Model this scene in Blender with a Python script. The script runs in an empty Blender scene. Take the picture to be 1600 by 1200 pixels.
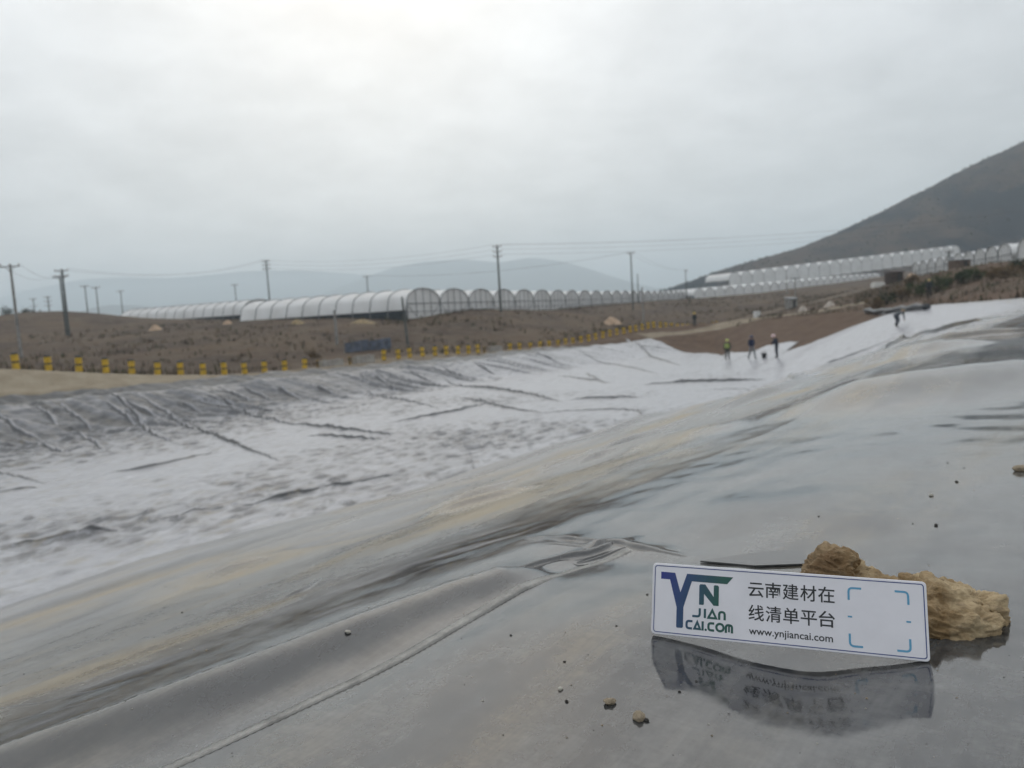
import bpy, bmesh, math, random
import numpy as np
from mathutils import Vector, Matrix, noise as mnoise

random.seed(7); rng = np.random.default_rng(7)
S = bpy.context.scene
COL = S.collection
R = math.radians

# ------------------------------------------------------------------ camera
F_PX, PITCH, ROLL = 1180.0, R(5.32), R(3.5)        # focal length in photo pixels (1600 wide)
cp, sp, cr, sr = math.cos(PITCH), math.sin(PITCH), math.cos(ROLL), math.sin(ROLL)
FW = np.array([0, cp, -sp]); U0 = np.array([0, sp, cp]); XW = np.array([1.0, 0, 0])
RT = cr*XW - sr*U0; UP = sr*XW + cr*U0
cam_d = bpy.data.cameras.new('camera'); cam = bpy.data.objects.new('camera', cam_d); COL.objects.link(cam)
cam.matrix_world = Matrix(((RT[0], UP[0], -FW[0], 0), (RT[1], UP[1], -FW[1], 0), (RT[2], UP[2], -FW[2], 0), (0, 0, 0, 1)))
cam_d.sensor_width = 36; cam_d.lens = F_PX/1600*36; cam_d.clip_start = 0.02; cam_d.clip_end = 40000
cam_d.dof.use_dof = True; cam_d.dof.focus_distance = 0.60; cam_d.dof.aperture_fstop = 10.5
S.camera = cam

# ------------------------------------------------------------------ world + sun
SUN_AZ, SUN_EL = R(-9), R(34)                     # azimuth from +Y towards +X
SUN_DIR = Vector((math.sin(SUN_AZ)*math.cos(SUN_EL), math.cos(SUN_AZ)*math.cos(SUN_EL), math.sin(SUN_EL)))
world = bpy.data.worlds.new('World'); S.world = world; world.use_nodes = True
wn = world.node_tree; wn.nodes.clear()
def N(nt, t, **kw):
    n = nt.nodes.new(t)
    for k, v in kw.items():
        if k in n.inputs.keys() if hasattr(n.inputs, 'keys') else False: n.inputs[k].default_value = v
        else: setattr(n, k, v)
    return n
def math_n(nt, op, a, b=None, clamp=False):
    n = nt.nodes.new('ShaderNodeMath'); n.operation = op; n.use_clamp = clamp
    for i, s in enumerate((a, b)):
        if s is None: continue
        if isinstance(s, (int, float)): n.inputs[i].default_value = s
        else: nt.links.new(s, n.inputs[i])
    return n.outputs[0]
def mix_c(nt, fac, a, b, blend='MIX'):
    n = nt.nodes.new('ShaderNodeMix'); n.data_type = 'RGBA'; n.blend_type = blend
    for i, s in ((0, fac), (6, a), (7, b)):
        if isinstance(s, (int, float)): n.inputs[i].default_value = s
        elif isinstance(s, (tuple, list)): n.inputs[i].default_value = (*s, 1) if len(s) == 3 else s
        else: nt.links.new(s, n.inputs[i])
    return n.outputs[2]
def mix_f(nt, fac, a, b):
    n = nt.nodes.new('ShaderNodeMix'); n.data_type = 'FLOAT'
    for i, s in ((0, fac), (2, a), (3, b)):
        if isinstance(s, (int, float)): n.inputs[i].default_value = s
        else: nt.links.new(s, n.inputs[i])
    return n.outputs[0]
def noise_n(nt, vec, scale, detail=4, rough=.55, dist=0.0):
    n = nt.nodes.new('ShaderNodeTexNoise'); n.inputs['Scale'].default_value = scale
    n.inputs['Detail'].default_value = detail; n.inputs['Roughness'].default_value = rough; n.inputs['Distortion'].default_value = dist
    if vec is not None: nt.links.new(vec, n.inputs['Vector'])
    return n.outputs['Fac']
def map_r(nt, v, a, b, c=0.0, d=1.0, smooth=True):
    n = nt.nodes.new('ShaderNodeMapRange'); n.interpolation_type = 'SMOOTHSTEP' if smooth else 'LINEAR'
    nt.links.new(v, n.inputs[0])
    for i, x in enumerate((a, b, c, d)): n.inputs[i+1].default_value = x
    return n.outputs[0]
def scale_v(nt, vec, s):
    n = nt.nodes.new('ShaderNodeMapping'); nt.links.new(vec, n.inputs[0]); n.inputs['Scale'].default_value = s
    return n.outputs[0]

sky = N(wn, 'ShaderNodeTexSky'); sky.sky_type = 'NISHITA'; sky.sun_disc = False
sky.sun_elevation = SUN_EL; sky.sun_rotation = SUN_AZ; sky.dust_density = 4.0; sky.air_density = 1.5
tc = wn.nodes.new('ShaderNodeTexCoord'); sep = wn.nodes.new('ShaderNodeSeparateXYZ')
wn.links.new(tc.outputs['Generated'], sep.inputs[0])
zc_ = math_n(wn, 'MAXIMUM', sep.outputs[2], 0.0)
den = math_n(wn, 'ADD', zc_, 0.22)
cb = wn.nodes.new('ShaderNodeCombineXYZ')
wn.links.new(math_n(wn, 'DIVIDE', sep.outputs[0], den), cb.inputs[0])
wn.links.new(math_n(wn, 'DIVIDE', sep.outputs[1], den), cb.inputs[1])
c1 = noise_n(wn, scale_v(wn, cb.outputs[0], (1, 1, 1)), .75, 6, .55, .3)
c2 = noise_n(wn, cb.outputs[0], 4.5, 5, .6, .2)
cl = math_n(wn, 'ADD', math_n(wn, 'MULTIPLY', c1, .6), math_n(wn, 'MULTIPLY', c2, .4))
cl = map_r(wn, cl, .32, .68, .77, 1.23, False)
# overcast sky: brighter towards the zenith and around the veiled sun
dot = wn.nodes.new('ShaderNodeVectorMath'); dot.operation = 'DOT_PRODUCT'
wn.links.new(tc.outputs['Generated'], dot.inputs[0]); dot.inputs[1].default_value = SUN_DIR
glow = math_n(wn, 'POWER', math_n(wn, 'MAXIMUM', dot.outputs['Value'], 0.0), 6.0)
lum = math_n(wn, 'ADD', math_n(wn, 'ADD', 4.75, math_n(wn, 'MULTIPLY', zc_, 1.3)), math_n(wn, 'MULTIPLY', glow, 1.3))
lum = math_n(wn, 'MULTIPLY', lum, cl)
ccol = wn.nodes.new('ShaderNodeVectorMath'); ccol.operation = 'SCALE'
ccol.inputs[0].default_value = (0.98, 1.0, 1.02); wn.links.new(lum, ccol.inputs['Scale'])
bg = wn.nodes.new('ShaderNodeBackground'); bg.inputs['Strength'].default_value = 0.10
wn.links.new(mix_c(wn, 0.93, sky.outputs[0], ccol.outputs[0]), bg.inputs[0])
wo = wn.nodes.new('ShaderNodeOutputWorld'); wn.links.new(bg.outputs[0], wo.inputs[0])

sun_d = bpy.data.lights.new('sun', 'SUN'); sun_d.energy = 0.5; sun_d.angle = R(120); sun_d.color = (1, .965, .91)
sun = bpy.data.objects.new('sun', sun_d); COL.objects.link(sun)
sun.rotation_euler = (-SUN_DIR).to_track_quat('-Z', 'Y').to_euler()

vs = S.view_settings; vs.view_transform = 'Standard'; vs.look = 'None'; vs.exposure = 0.56; vs.gamma = 1.0; vs.use_curve_mapping = False
S.render.engine = 'CYCLES'
cy = S.cycles; cy.use_denoising = True; cy.denoiser = 'OPENIMAGEDENOISE'
cy.use_adaptive_sampling = True; cy.adaptive_threshold = .02; cy.adaptive_min_samples = 16
cy.max_bounces = 4; cy.diffuse_bounces = 2; cy.glossy_bounces = 2; cy.transmission_bounces = 3; cy.volume_bounces = 2; cy.transparent_max_bounces = 12
cy.sample_clamp_indirect = 8

# ------------------------------------------------------------------ geometry helpers
def P(px, py, Z):                                   # a photo pixel at depth Z (metres along the view axis)
    return FW*Z + RT*((px-800)/F_PX*Z) - UP*((py-600)/F_PX*Z)

_perm = rng.permutation(512); _perm = np.concatenate([_perm, _perm, _perm]).astype(np.int64)
_ang = rng.uniform(0, 2*np.pi, 512); _gx, _gy = np.cos(_ang), np.sin(_ang)
def perlin(x, y, seed=0):
    x = np.asarray(x, float) + seed*17.31; y = np.asarray(y, float) + seed*9.73
    xi = np.floor(x).astype(np.int64); yi = np.floor(y).astype(np.int64); xf = x-xi; yf = y-yi
    def g(ix, iy, dx, dy):
        h = _perm[(_perm[ix & 511] + iy) & 511]
        return _gx[h]*dx + _gy[h]*dy
    a = g(xi, yi, xf, yf); b = g(xi+1, yi, xf-1, yf); c = g(xi, yi+1, xf, yf-1); d = g(xi+1, yi+1, xf-1, yf-1)
    u = xf*xf*xf*(xf*(xf*6-15)+10); v = yf*yf*yf*(yf*(yf*6-15)+10)
    return 1.5*((a*(1-u)+b*u)*(1-v) + (c*(1-u)+d*u)*v)
def fbm(x, y, o=4, seed=0):
    s = 0; a = 1; t = 0
    for i in range(o):
        s = s + a*perlin(x*2**i, y*2**i, seed+i); t += a; a *= .5
    return s/t
def sstep(a, b, x):
    t = np.clip((x-a)/(b-a), 0, 1); return t*t*(3-2*t)
def softplus(x, k): return k*np.logaddexp(0, x/k)

# pond axes: u runs along the pond (39 degrees right of the view), v across it to the far bank
AZ = R(39); UX, UY = math.sin(AZ), math.cos(AZ); VX, VY = -math.cos(AZ), math.sin(AZ)
def uv(x, y): return x*UX + y*UY, x*VX + y*VY
def xy(u, v): return u*UX + v*VX, u*UY + v*VY

# crest of the pond: u, v, crest height, bank width, near-berm weight, far-rim weight
OUT = np.array([(-60, 2.5, -.81, 9, 1, 0), (-20, 2.5, -.81, 9, 1, 0), (10, 2.5, -.81, 9, 1, 0), (34, 2.5, -.81, 9, 1, 0), (42, 2.9, -.84, 9, .8, 0), (48, 4.2, -.92, 10, .4, 0),
    (58, 10, -1.2, 12, 0, 0), (67, 15, -1.7, 13, 0, 0), (76, 22, -1.8, 13, 0, 0), (82, 29, -2.3, 12, 0, 0), (83.5, 36, -3.35, 9, 0, 0),
    (80, 40, -3.6, 6, 0, .6), (70, 40.3, -3.75, 4.2, 0, 1), (45, 39.5, -3.45, 3.4, 0, 1), (12, 38, -2.7, 2.9, 0, 1), (-20, 37, -2.5, 2.9, 0, 1), (-60, 36, -2.4, 3, 0, 1)], float)
def catmull(P_, n):
    out = []; m = len(P_)
    for i in range(m):
        p0, p1, p2, p3 = P_[(i-1) % m], P_[i], P_[(i+1) % m], P_[(i+2) % m]
        for k in range(n):
            t = k/n
            q = .5*((2*p1)+(-p0+p2)*t+(2*p0-5*p1+4*p2-p3)*t*t+(-p0+3*p1-3*p2+p3)*t**3)
            lin = p1*(1-t)+p2*t
            q[2:] = lin[2:]
            if i in (0, 1, 2, len(P_)-1): q = lin
            out.append(q)
    return np.array(out)
OUTS = catmull(OUT, 14)
def _field():
    gu = np.arange(-70, 120.1, .5); gv = np.arange(-40, 80.1, .5)
    U, V = np.meshgrid(gu, gv, indexing='ij'); pu, pv = U.ravel(), V.ravel()
    best = np.full(pu.shape, 1e9); att = np.zeros((pu.size, 4)); ins = np.zeros(pu.size, bool)
    m = len(OUTS)
    for i in range(m):
        a = OUTS[i]; b = OUTS[(i+1) % m]; e = b[:2]-a[:2]; L = e@e + 1e-12
        t = np.clip(((pu-a[0])*e[0]+(pv-a[1])*e[1])/L, 0, 1)
        dd = np.hypot(pu-a[0]-t*e[0], pv-a[1]-t*e[1])
        k = dd < best; best[k] = dd[k]
        att[k] = (a[2:] + t[k, None]*(b[2:]-a[2:]))
        cross = ((a[1] > pv) != (b[1] > pv)) & (pu < (b[0]-a[0])*(pv-a[1])/(b[1]-a[1]+1e-12)+a[0])
        ins ^= cross
    d = np.where(ins, best, -best)
    F_ = np.concatenate([d[:, None], att], 1).reshape(len(gu), len(gv), 5)
    for _ in range(3):                               # soften creases of the attributes, not of the distance
        for c in range(1, 5):
            a = F_[:, :, c]; a[1:-1, 1:-1] = (a[1:-1, 1:-1]*2+a[2:, 1:-1]+a[:-2, 1:-1]+a[1:-1, 2:]+a[1:-1, :-2])/6
    return F_
_FLD = _field()
def pond(u, v):
    fu = np.clip((u+70)/.5, 0, _FLD.shape[0]-1.001); fv = np.clip((v+40)/.5, 0, _FLD.shape[1]-1.001)
    i = fu.astype(int); j = fv.astype(int); a = (fu-i)[..., None]; b = (fv-j)[..., None]
    r = (_FLD[i, j]*(1-a)+_FLD[i+1, j]*a)*(1-b) + (_FLD[i, j+1]*(1-a)+_FLD[i+1, j+1]*a)*b
    return [r[..., k] for k in range(5)]

# ground outside the pond: smooth surface through surveyed points (pixel, pixel, depth)
CTRL = [P(*c) for c in [(27, 586, 39), (246, 579, 45.5), (476, 574, 54), (600, 565, 58.5), (747, 552, 66), (900, 533, 79), (1000, 519, 92), (1110, 511, 105),
    (33, 557, 76), (107, 524, 106), (100, 499, 155), (0, 499, 150), (-200, 520, 120), (170, 507, 163), (380, 503, 150), (635, 498, 100), (380, 503, 112), (783, 489, 116),
    (842, 484, 150), (913, 479, 172), (989, 473, 200), (1060, 470, 270), (1006, 510, 98), (500, 525, 80), (250, 530, 85), (800, 512, 95), (1100, 485, 150), (1200, 458, 315), (1290, 450, 355), (1375, 442, 400),
    (1130, 508, 90), (1250, 490, 84), (1200, 478, 150), (1300, 468, 120), (1400, 470, 78), (1500, 452, 75), (1600, 436, 70), (1600, 416, 90), (1460, 441, 150), (1575, 416, 112), (1480, 420, 260), (1600, 395, 300), (1800, 420, 80), (1900, 400, 200)]]
CTRL += [np.array(p) for p in [(0, -25, .2), (-25, -20, -.3), (30, -15, .3), (40, 20, .1), (-45, 5, -1.2), (-60, 40, -1.3), (0, 420, 1.), (-250, 420, 2.), (260, 620, 12.), (-250, 150, 3.)]]
CTRL = np.array(CTRL)
def _rbf():
    c = CTRL; r = np.sqrt(((c[:, None, :2]-c[None, :, :2])**2).sum(-1)+15**2)
    A = np.zeros((len(c)+1,)*2); A[:-1, :-1] = r + np.eye(len(c))*.6; A[-1, :-1] = 1; A[:-1, -1] = 1
    return np.linalg.solve(A, np.append(c[:, 2], 0))
_W = _rbf()
def T(x, y):
    sh = np.shape(x); x = np.ravel(x).astype(float); y = np.ravel(y).astype(float)
    xc = np.clip(x, -320, 420); yc = np.clip(y, -60, 640)
    z = np.full(x.shape, _W[-1])
    for k, c in enumerate(CTRL): z += _W[k]*np.sqrt((xc-c[0])**2+(yc-c[1])**2+225)
    far = sstep(260, 700, np.hypot(x-60, y-120))
    return (z*(1-far) - 4*far).reshape(sh)
def floor_z(u, v): return -4.2-.0145*np.clip(u, -20, 75)
def H(x, y):                                          # finished earth surface, without liner wrinkles
    x = np.asarray(x, float); y = np.asarray(y, float)
    u, v = uv(x, y); d, zc, w, ns, fs = pond(u, v); t = T(x, y)
    S_ = softplus(1-d/np.maximum(w, 1), .09)
    zin = floor_z(u, v) + (zc-floor_z(u, v))*np.minimum(S_/1.0, 1.02)
    m = np.maximum(-d, 0)
    g = .26*m - .21*softplus(m-1.95, .15) + .21*softplus(np.full_like(m, -1.95), .15)
    near = (zc+g)*(1-sstep(6, 15, m)) + t*sstep(6, 15, m)
    trench = -.32*np.exp(-((m-1.0)/.45)**2) + .34*np.exp(-((m-2.35)/.55)**2)
    oth = zc*(1-sstep(1.5, 6, m)) + t*sstep(1.5, 6, m) + fs*trench
    zout = oth*(1-ns) + near*ns
    k = sstep(-.25, .25, d)
    return zin*k + zout*(1-k)
def hit(px, py, zmax=400):                           # where the ray through a photo pixel meets the earth
    r = P(px, py, 1.0); t = np.geomspace(.15, zmax, 2500)
    hgt = H(r[0]*t, r[1]*t) - r[2]*t
    i = np.argmax(hgt > 0)
    if i == 0: return None
    a, b = t[i-1], t[i]
    for _ in range(12):
        c = (a+b)/2
        if H(np.array([r[0]*c]), np.array([r[1]*c]))[0] > r[2]*c: b = c
        else: a = c
    return np.array([r[0]*b, r[1]*b, r[2]*b])
def gz(x, y): return float(H(np.array([x]), np.array([y]))[0])

def mesh_obj(name, verts, faces, mats, parent=None, smooth=True, mi=None):
    me = bpy.data.meshes.new(name); me.from_pydata([tuple(map(float, q)) for q in verts], [], [tuple(map(int, f)) for f in faces])
    for m in (mats if isinstance(mats, (list, tuple)) else [mats]): me.materials.append(m)
    if mi is not None: me.polygons.foreach_set('material_index', np.array(mi, dtype=np.int32))
    if smooth: me.polygons.foreach_set('use_smooth', [True]*len(me.polygons))
    me.update()
    o = bpy.data.objects.new(name, me); COL.objects.link(o)
    if parent: o.parent = parent
    return o
def fast_mesh(name, V, Q, mats, parent=None, normals=None, smooth=True):
    me = bpy.data.meshes.new(name); nf, k = Q.shape
    me.vertices.add(len(V)); me.vertices.foreach_set('co', np.asarray(V, np.float32).ravel())
    me.loops.add(nf*k); me.loops.foreach_set('vertex_index', np.asarray(Q, np.int32).ravel())
    me.polygons.add(nf); me.polygons.foreach_set('loop_start', np.arange(0, nf*k, k, dtype=np.int32))
    for m in (mats if isinstance(mats, (list, tuple)) else [mats]): me.materials.append(m)
    me.update(calc_edges=True); me.validate()
    if smooth: me.polygons.foreach_set('use_smooth', np.ones(nf, bool))
    if normals is not None: me.normals_split_custom_set_from_vertices(np.asarray(normals, float).tolist())
    o = bpy.data.objects.new(name, me); COL.objects.link(o)
    if parent: o.parent = parent
    return o
def tag(o, label=None, cat=None, group=None, kind=None):
    for k, v in (('label', label), ('category', cat), ('group', group), ('kind', kind)):
        if v: o[k] = v
    return o
def empty(name, loc, label=None, cat=None, group=None, rz=0):
    o = bpy.data.objects.new(name, None); COL.objects.link(o); o.location = [float(c) for c in loc]; o.rotation_euler.z = rz
    o.empty_display_size = .2
    return tag(o, label, cat, group)
class MB:                                             # collects shapes into one mesh
    def __init__(s): s.v = []; s.f = []; s.m = []
    def add(s, v, f, m=0):
        k = len(s.v); s.v += [tuple(q) for q in v]; s.f += [tuple(i+k for i in q) for q in f]; s.m += [m]*len(f)
    def box(s, c, h, m=0, rot=None):
        v = [(sx*h[0], sy*h[1], sz*h[2]) for sz in (-1, 1) for sy in (-1, 1) for sx in (-1, 1)]
        if rot is not None: v = [tuple(rot @ Vector(q)) for q in v]
        v = [(q[0]+c[0], q[1]+c[1], q[2]+c[2]) for q in v]
        s.add(v, [(0, 2, 3, 1), (4, 5, 7, 6), (0, 1, 5, 4), (2, 6, 7, 3), (0, 4, 6, 2), (1, 3, 7, 5)], m)
    def tube(s, pts, rad, n=8, m=0, cap=True):
        pts = [Vector(p) for p in pts]; rad = rad if isinstance(rad, (list, tuple)) else [rad]*len(pts); V = []; Fc = []
        ref = None
        for i, p in enumerate(pts):
            t = (pts[min(i+1, len(pts)-1)]-pts[max(i-1, 0)]).normalized()
            if ref is None: ref = t.orthogonal().normalized()
            a = (ref - t*ref.dot(t)).normalized(); ref = a; b = t.cross(a)
            V += [p + (a*math.cos(2*math.pi*k/n)+b*math.sin(2*math.pi*k/n))*rad[i] for k in range(n)]
        for i in range(len(pts)-1):
            for k in range(n): Fc.append((i*n+k, i*n+(k+1) % n, (i+1)*n+(k+1) % n, (i+1)*n+k))
        if cap: Fc += [tuple(range(n-1, -1, -1)), tuple(range((len(pts)-1)*n, len(pts)*n))]
        s.add(V, Fc, m)
    def lathe(s, prof, n=14, c=(0, 0, 0), m=0):
        V = [(c[0]+r*math.cos(2*math.pi*k/n), c[1]+r*math.sin(2*math.pi*k/n), c[2]+z) for r, z in prof for k in range(n)]
        Fc = [(i*n+k, i*n+(k+1) % n, (i+1)*n+(k+1) % n, (i+1)*n+k) for i in range(len(prof)-1) for k in range(n)]
        Fc += [tuple(range(n-1, -1, -1)), tuple(range((len(prof)-1)*n, len(prof)*n))]
        s.add(V, Fc, m)
    def build(s, name, mats, parent=None, smooth=False): return mesh_obj(name, s.v, s.f, mats, parent, smooth, s.m)
def autosmooth(o, ang=40):
    me = o.data; bm = bmesh.new(); bm.from_mesh(me)
    for e in bm.edges:
        if len(e.link_faces) == 2: e.smooth = e.calc_face_angle(0) < R(ang)
    for f in bm.faces: f.smooth = True
    bm.to_mesh(me); bm.free(); return o
def copy_tree(o, parent=None):
    c = o.copy(); COL.objects.link(c); c.parent = parent
    for ch in list(o.children): copy_tree(ch, c)
    return c
ORD = ['first', 'second', 'third', 'fourth', 'fifth', 'sixth', 'seventh', 'eighth', 'ninth', 'tenth', 'eleventh', 'twelfth', 'thirteenth', 'fourteenth', 'fifteenth', 'sixteenth', 'seventeenth', 'eighteenth', 'nineteenth',
       'twentieth'] + ['twenty-'+w for w in ('first', 'second', 'third', 'fourth', 'fifth', 'sixth', 'seventh', 'eighth', 'ninth')] + ['thirtieth'] + ['thirty-'+w for w in ('first', 'second', 'third', 'fourth', 'fifth', 'sixth', 'seventh', 'eighth', 'ninth')]

# ------------------------------------------------------------------ materials
def mat(name, col=(.5, .5, .5), rough=.6, var=.12, scale=8.0, metal=0.0, spec=.5, bump=0.0, col2=None, bscale=None):
    m = bpy.data.materials.new(name); m.use_nodes = True; nt = m.node_tree; b = nt.nodes['Principled BSDF']
    tcn = nt.nodes.new('ShaderNodeTexCoord'); v = tcn.outputs['Object']
    n = noise_n(nt, v, scale, 5, .6)
    c2 = col2 or tuple(c*(1-2*var) for c in col)
    c = mix_c(nt, map_r(nt, n, .3, .7), c2, tuple(min(1, x*(1+var*.5)) for x in col))
    nt.links.new(c, b.inputs['Base Color']); b.inputs['Roughness'].default_value = rough; b.inputs['Metallic'].default_value = metal
    b.inputs['Specular IOR Level'].default_value = spec
    if bump:
        bn = nt.nodes.new('ShaderNodeBump'); bn.inputs['Strength'].default_value = bump; bn.inputs['Distance'].default_value = .02
        nt.links.new(noise_n(nt, v, bscale or scale*3, 6, .65), bn.inputs['Height']); nt.links.new(bn.outputs[0], b.inputs['Normal'])
    return m

def liner_material():
    m = bpy.data.materials.new('geomembrane'); m.use_nodes = True; nt = m.node_tree; b = nt.nodes['Principled BSDF']
    at = nt.nodes.new('ShaderNodeAttribute'); at.attribute_name = 'uvn'
    sp_ = nt.nodes.new('ShaderNodeSeparateXYZ'); nt.links.new(at.outputs['Vector'], sp_.inputs[0])
    geo = nt.nodes.new('ShaderNodeTexCoord'); pos = geo.outputs['Object']
    uvn = at.outputs['Vector']
    cb_ = nt.nodes.new('ShaderNodeCombineXYZ'); nt.links.new(sp_.outputs[0], cb_.inputs[0]); nt.links.new(sp_.outputs[1], cb_.inputs[1])
    uvp = cb_.outputs[0]
    # how much dust has settled, by the distance from the crest of the berm
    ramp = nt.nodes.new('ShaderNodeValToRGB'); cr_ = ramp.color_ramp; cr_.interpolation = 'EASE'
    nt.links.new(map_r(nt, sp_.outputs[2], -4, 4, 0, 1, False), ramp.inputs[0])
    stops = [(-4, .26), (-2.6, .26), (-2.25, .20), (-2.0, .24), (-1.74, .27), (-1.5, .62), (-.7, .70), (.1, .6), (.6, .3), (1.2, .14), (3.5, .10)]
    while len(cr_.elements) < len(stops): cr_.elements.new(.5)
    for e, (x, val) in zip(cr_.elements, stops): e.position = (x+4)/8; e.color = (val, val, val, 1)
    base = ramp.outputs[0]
    st = noise_n(nt, scale_v(nt, uvp, (.5, 2.6, 1)), 1.6, 4, .62, .6)
    bl = noise_n(nt, scale_v(nt, uvp, (1.4, 2.2, 1)), 2.0, 7, .68, .3)
    fine = noise_n(nt, pos, 38, 4, .7)
    scr = noise_n(nt, scale_v(nt, uvp, (9, 130, 1)), 1.0, 4, .6, .5)
    scr2 = noise_n(nt, scale_v(nt, uvp, (100, 14, 1)), 1.0, 3, .6, .8)
    v = math_n(nt, 'ADD', math_n(nt, 'MULTIPLY', math_n(nt, 'SUBTRACT', st, .5), 1.05), math_n(nt, 'MULTIPLY', math_n(nt, 'SUBTRACT', bl, .5), .95))
    v = math_n(nt, 'ADD', v, math_n(nt, 'MULTIPLY', math_n(nt, 'SUBTRACT', fine, .5), .55))
    v = math_n(nt, 'ADD', v, math_n(nt, 'MULTIPLY', math_n(nt, 'SUBTRACT', scr, .5), .30))
    v = math_n(nt, 'ADD', v, math_n(nt, 'MULTIPLY', math_n(nt, 'SUBTRACT', scr2, .5), .20))
    # towards the pond floor the marks grow fainter
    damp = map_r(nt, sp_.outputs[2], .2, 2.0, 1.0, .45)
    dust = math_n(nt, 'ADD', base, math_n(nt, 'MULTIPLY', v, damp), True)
    # pale dust on flat parts, less on steep faces; fold light and shade painted in
    asl = nt.nodes.new('ShaderNodeAttribute'); asl.attribute_name = 'silt'; silt = asl.outputs['Fac']
    akp = nt.nodes.new('ShaderNodeAttribute'); akp.attribute_name = 'keep'
    dust = math_n(nt, 'MULTIPLY', dust, map_r(nt, akp.outputs['Fac'], 0, 1, .25, 1, False))
    # trodden mud on the near part of the floor
    mudm = math_n(nt, 'MULTIPLY', map_r(nt, sp_.outputs[0], 2, 22, 1, 0), map_r(nt, sp_.outputs[2], 2, 5))
    mud = math_n(nt, 'MULTIPLY', map_r(nt, noise_n(nt, scale_v(nt, uvp, (1, 1.6, 1)), 1.1, 6, .7), .52, .68), mudm)
    yel = map_r(nt, noise_n(nt, scale_v(nt, uvp, (.8, 2.2, 1)), 1.3, 5, .6, .4), .44, .62)
    dcol = mix_c(nt, yel, (.37, .365, .345), (.46, .36, .205))
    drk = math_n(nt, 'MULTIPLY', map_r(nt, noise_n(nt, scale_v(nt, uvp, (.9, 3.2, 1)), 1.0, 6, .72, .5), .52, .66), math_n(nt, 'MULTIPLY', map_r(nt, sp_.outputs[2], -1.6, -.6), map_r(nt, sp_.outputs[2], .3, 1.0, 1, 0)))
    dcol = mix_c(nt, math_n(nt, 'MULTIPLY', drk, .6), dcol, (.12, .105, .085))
    dcol = mix_c(nt, mud, dcol, (.22, .19, .14))
    fac = math_n(nt, 'MAXIMUM', math_n(nt, 'MULTIPLY', dust, .72), math_n(nt, 'MULTIPLY', mud, .8), True)
    bc = mix_c(nt, fac, (.020, .022, .025), dcol)
    silt_light_f = math_n(nt, 'MULTIPLY', silt, map_r(nt, math_n(nt, 'ADD', math_n(nt, 'MULTIPLY', bl, .6), math_n(nt, 'MULTIPLY', st, .4)), .33, .62, .62, .95))
    silt_light_c = mix_c(nt, mud, (.375, .378, .405), (.22, .20, .165))
    nt.links.new(mix_c(nt, silt_light_f, bc, silt_light_c), b.inputs['Base Color'])
    rclean = map_r(nt, sp_.outputs[2], -2.1, 1.0, .055, .30)
    nt.links.new(mix_f(nt, math_n(nt, 'POWER', dust, 1.5), rclean, .55), b.inputs['Roughness'])
    nt.links.new(mix_f(nt, dust, .95, .55), b.inputs['Specular IOR Level'])
    bmp = nt.nodes.new('ShaderNodeBump'); bmp.inputs['Strength'].default_value = .22; bmp.inputs['Distance'].default_value = .0006
    hsum = math_n(nt, 'ADD', math_n(nt, 'MULTIPLY', scr, .6), math_n(nt, 'MULTIPLY', fine, .5))
    nt.links.new(hsum, bmp.inputs['Height'])
    bm2 = nt.nodes.new('ShaderNodeBump'); bm2.inputs['Distance'].default_value = .05
    nt.links.new(map_r(nt, sp_.outputs[2], .3, 4.0, 0, .6), bm2.inputs['Strength'])
    nt.links.new(noise_n(nt, scale_v(nt, uvp, (1.1, 1.5, 1)), 2.2, 4, .6, .4), bm2.inputs['Height'])
    nt.links.new(bmp.outputs[0], bm2.inputs['Normal']); nt.links.new(bm2.outputs[0], b.inputs['Normal'])
    return m
M_LINER = liner_material()
M_SEAM = mat('weld_track', (.20, .195, .18), .3, .25, 60, bump=.15, spec=.9)
M_FLAP = mat('black_sheet', (.045, .05, .058), .38, .3, 6)

def ground_material():
    m = bpy.data.materials.new('soil'); m.use_nodes = True; nt = m.node_tree; b = nt.nodes['Principled BSDF']
    at = nt.nodes.new('ShaderNodeAttribute'); at.attribute_name = 'zone'
    s = nt.nodes.new('ShaderNodeSeparateColor'); nt.links.new(at.outputs['Color'], s.inputs[0])
    pos = nt.nodes.new('ShaderNodeTexCoord').outputs['Object']
    n1 = noise_n(nt, pos, .09, 6, .65, .5); n2 = noise_n(nt, pos, .9, 6, .65); n3 = noise_n(nt, pos, 5, 6, .7)
    veg = mix_c(nt, map_r(nt, n1, .35, .65), (.060, .040, .031), (.125, .086, .057))
    veg = mix_c(nt, map_r(nt, n2, .42, .72), veg, (.135, .11, .08))
    veg = mix_c(nt, math_n(nt, 'MULTIPLY', map_r(nt, n3, .5, .75), .5), veg, (.05, .055, .038))
    tan = mix_c(nt, map_r(nt, n2, .3, .7), (.26, .215, .155), (.35, .30, .225))
    tan = mix_c(nt, math_n(nt, 'MULTIPLY', map_r(nt, n3, .5, .8), .45), tan, (.25, .2, .14))
    red = mix_c(nt, map_r(nt, n2, .3, .7), (.095, .060, .042), (.14, .096, .066))
    red = mix_c(nt, math_n(nt, 'MULTIPLY', map_r(nt, n3, .5, .8), .4), red, (.1, .062, .045))
    c = mix_c(nt, s.outputs[0], veg, tan); c = mix_c(nt, s.outputs[1], c, red)
    nt.links.new(c, b.inputs['Base Color']); b.inputs['Roughness'].default_value = .95; b.inputs['Specular IOR Level'].default_value = .2
    bmp = nt.nodes.new('ShaderNodeBump'); bmp.inputs['Strength'].default_value = .6; bmp.inputs['Distance'].default_value = .15
    nt.links.new(n3, bmp.inputs['Height']); nt.links.new(bmp.outputs[0], b.inputs['Normal'])
    return m
M_GROUND = ground_material()
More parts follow.
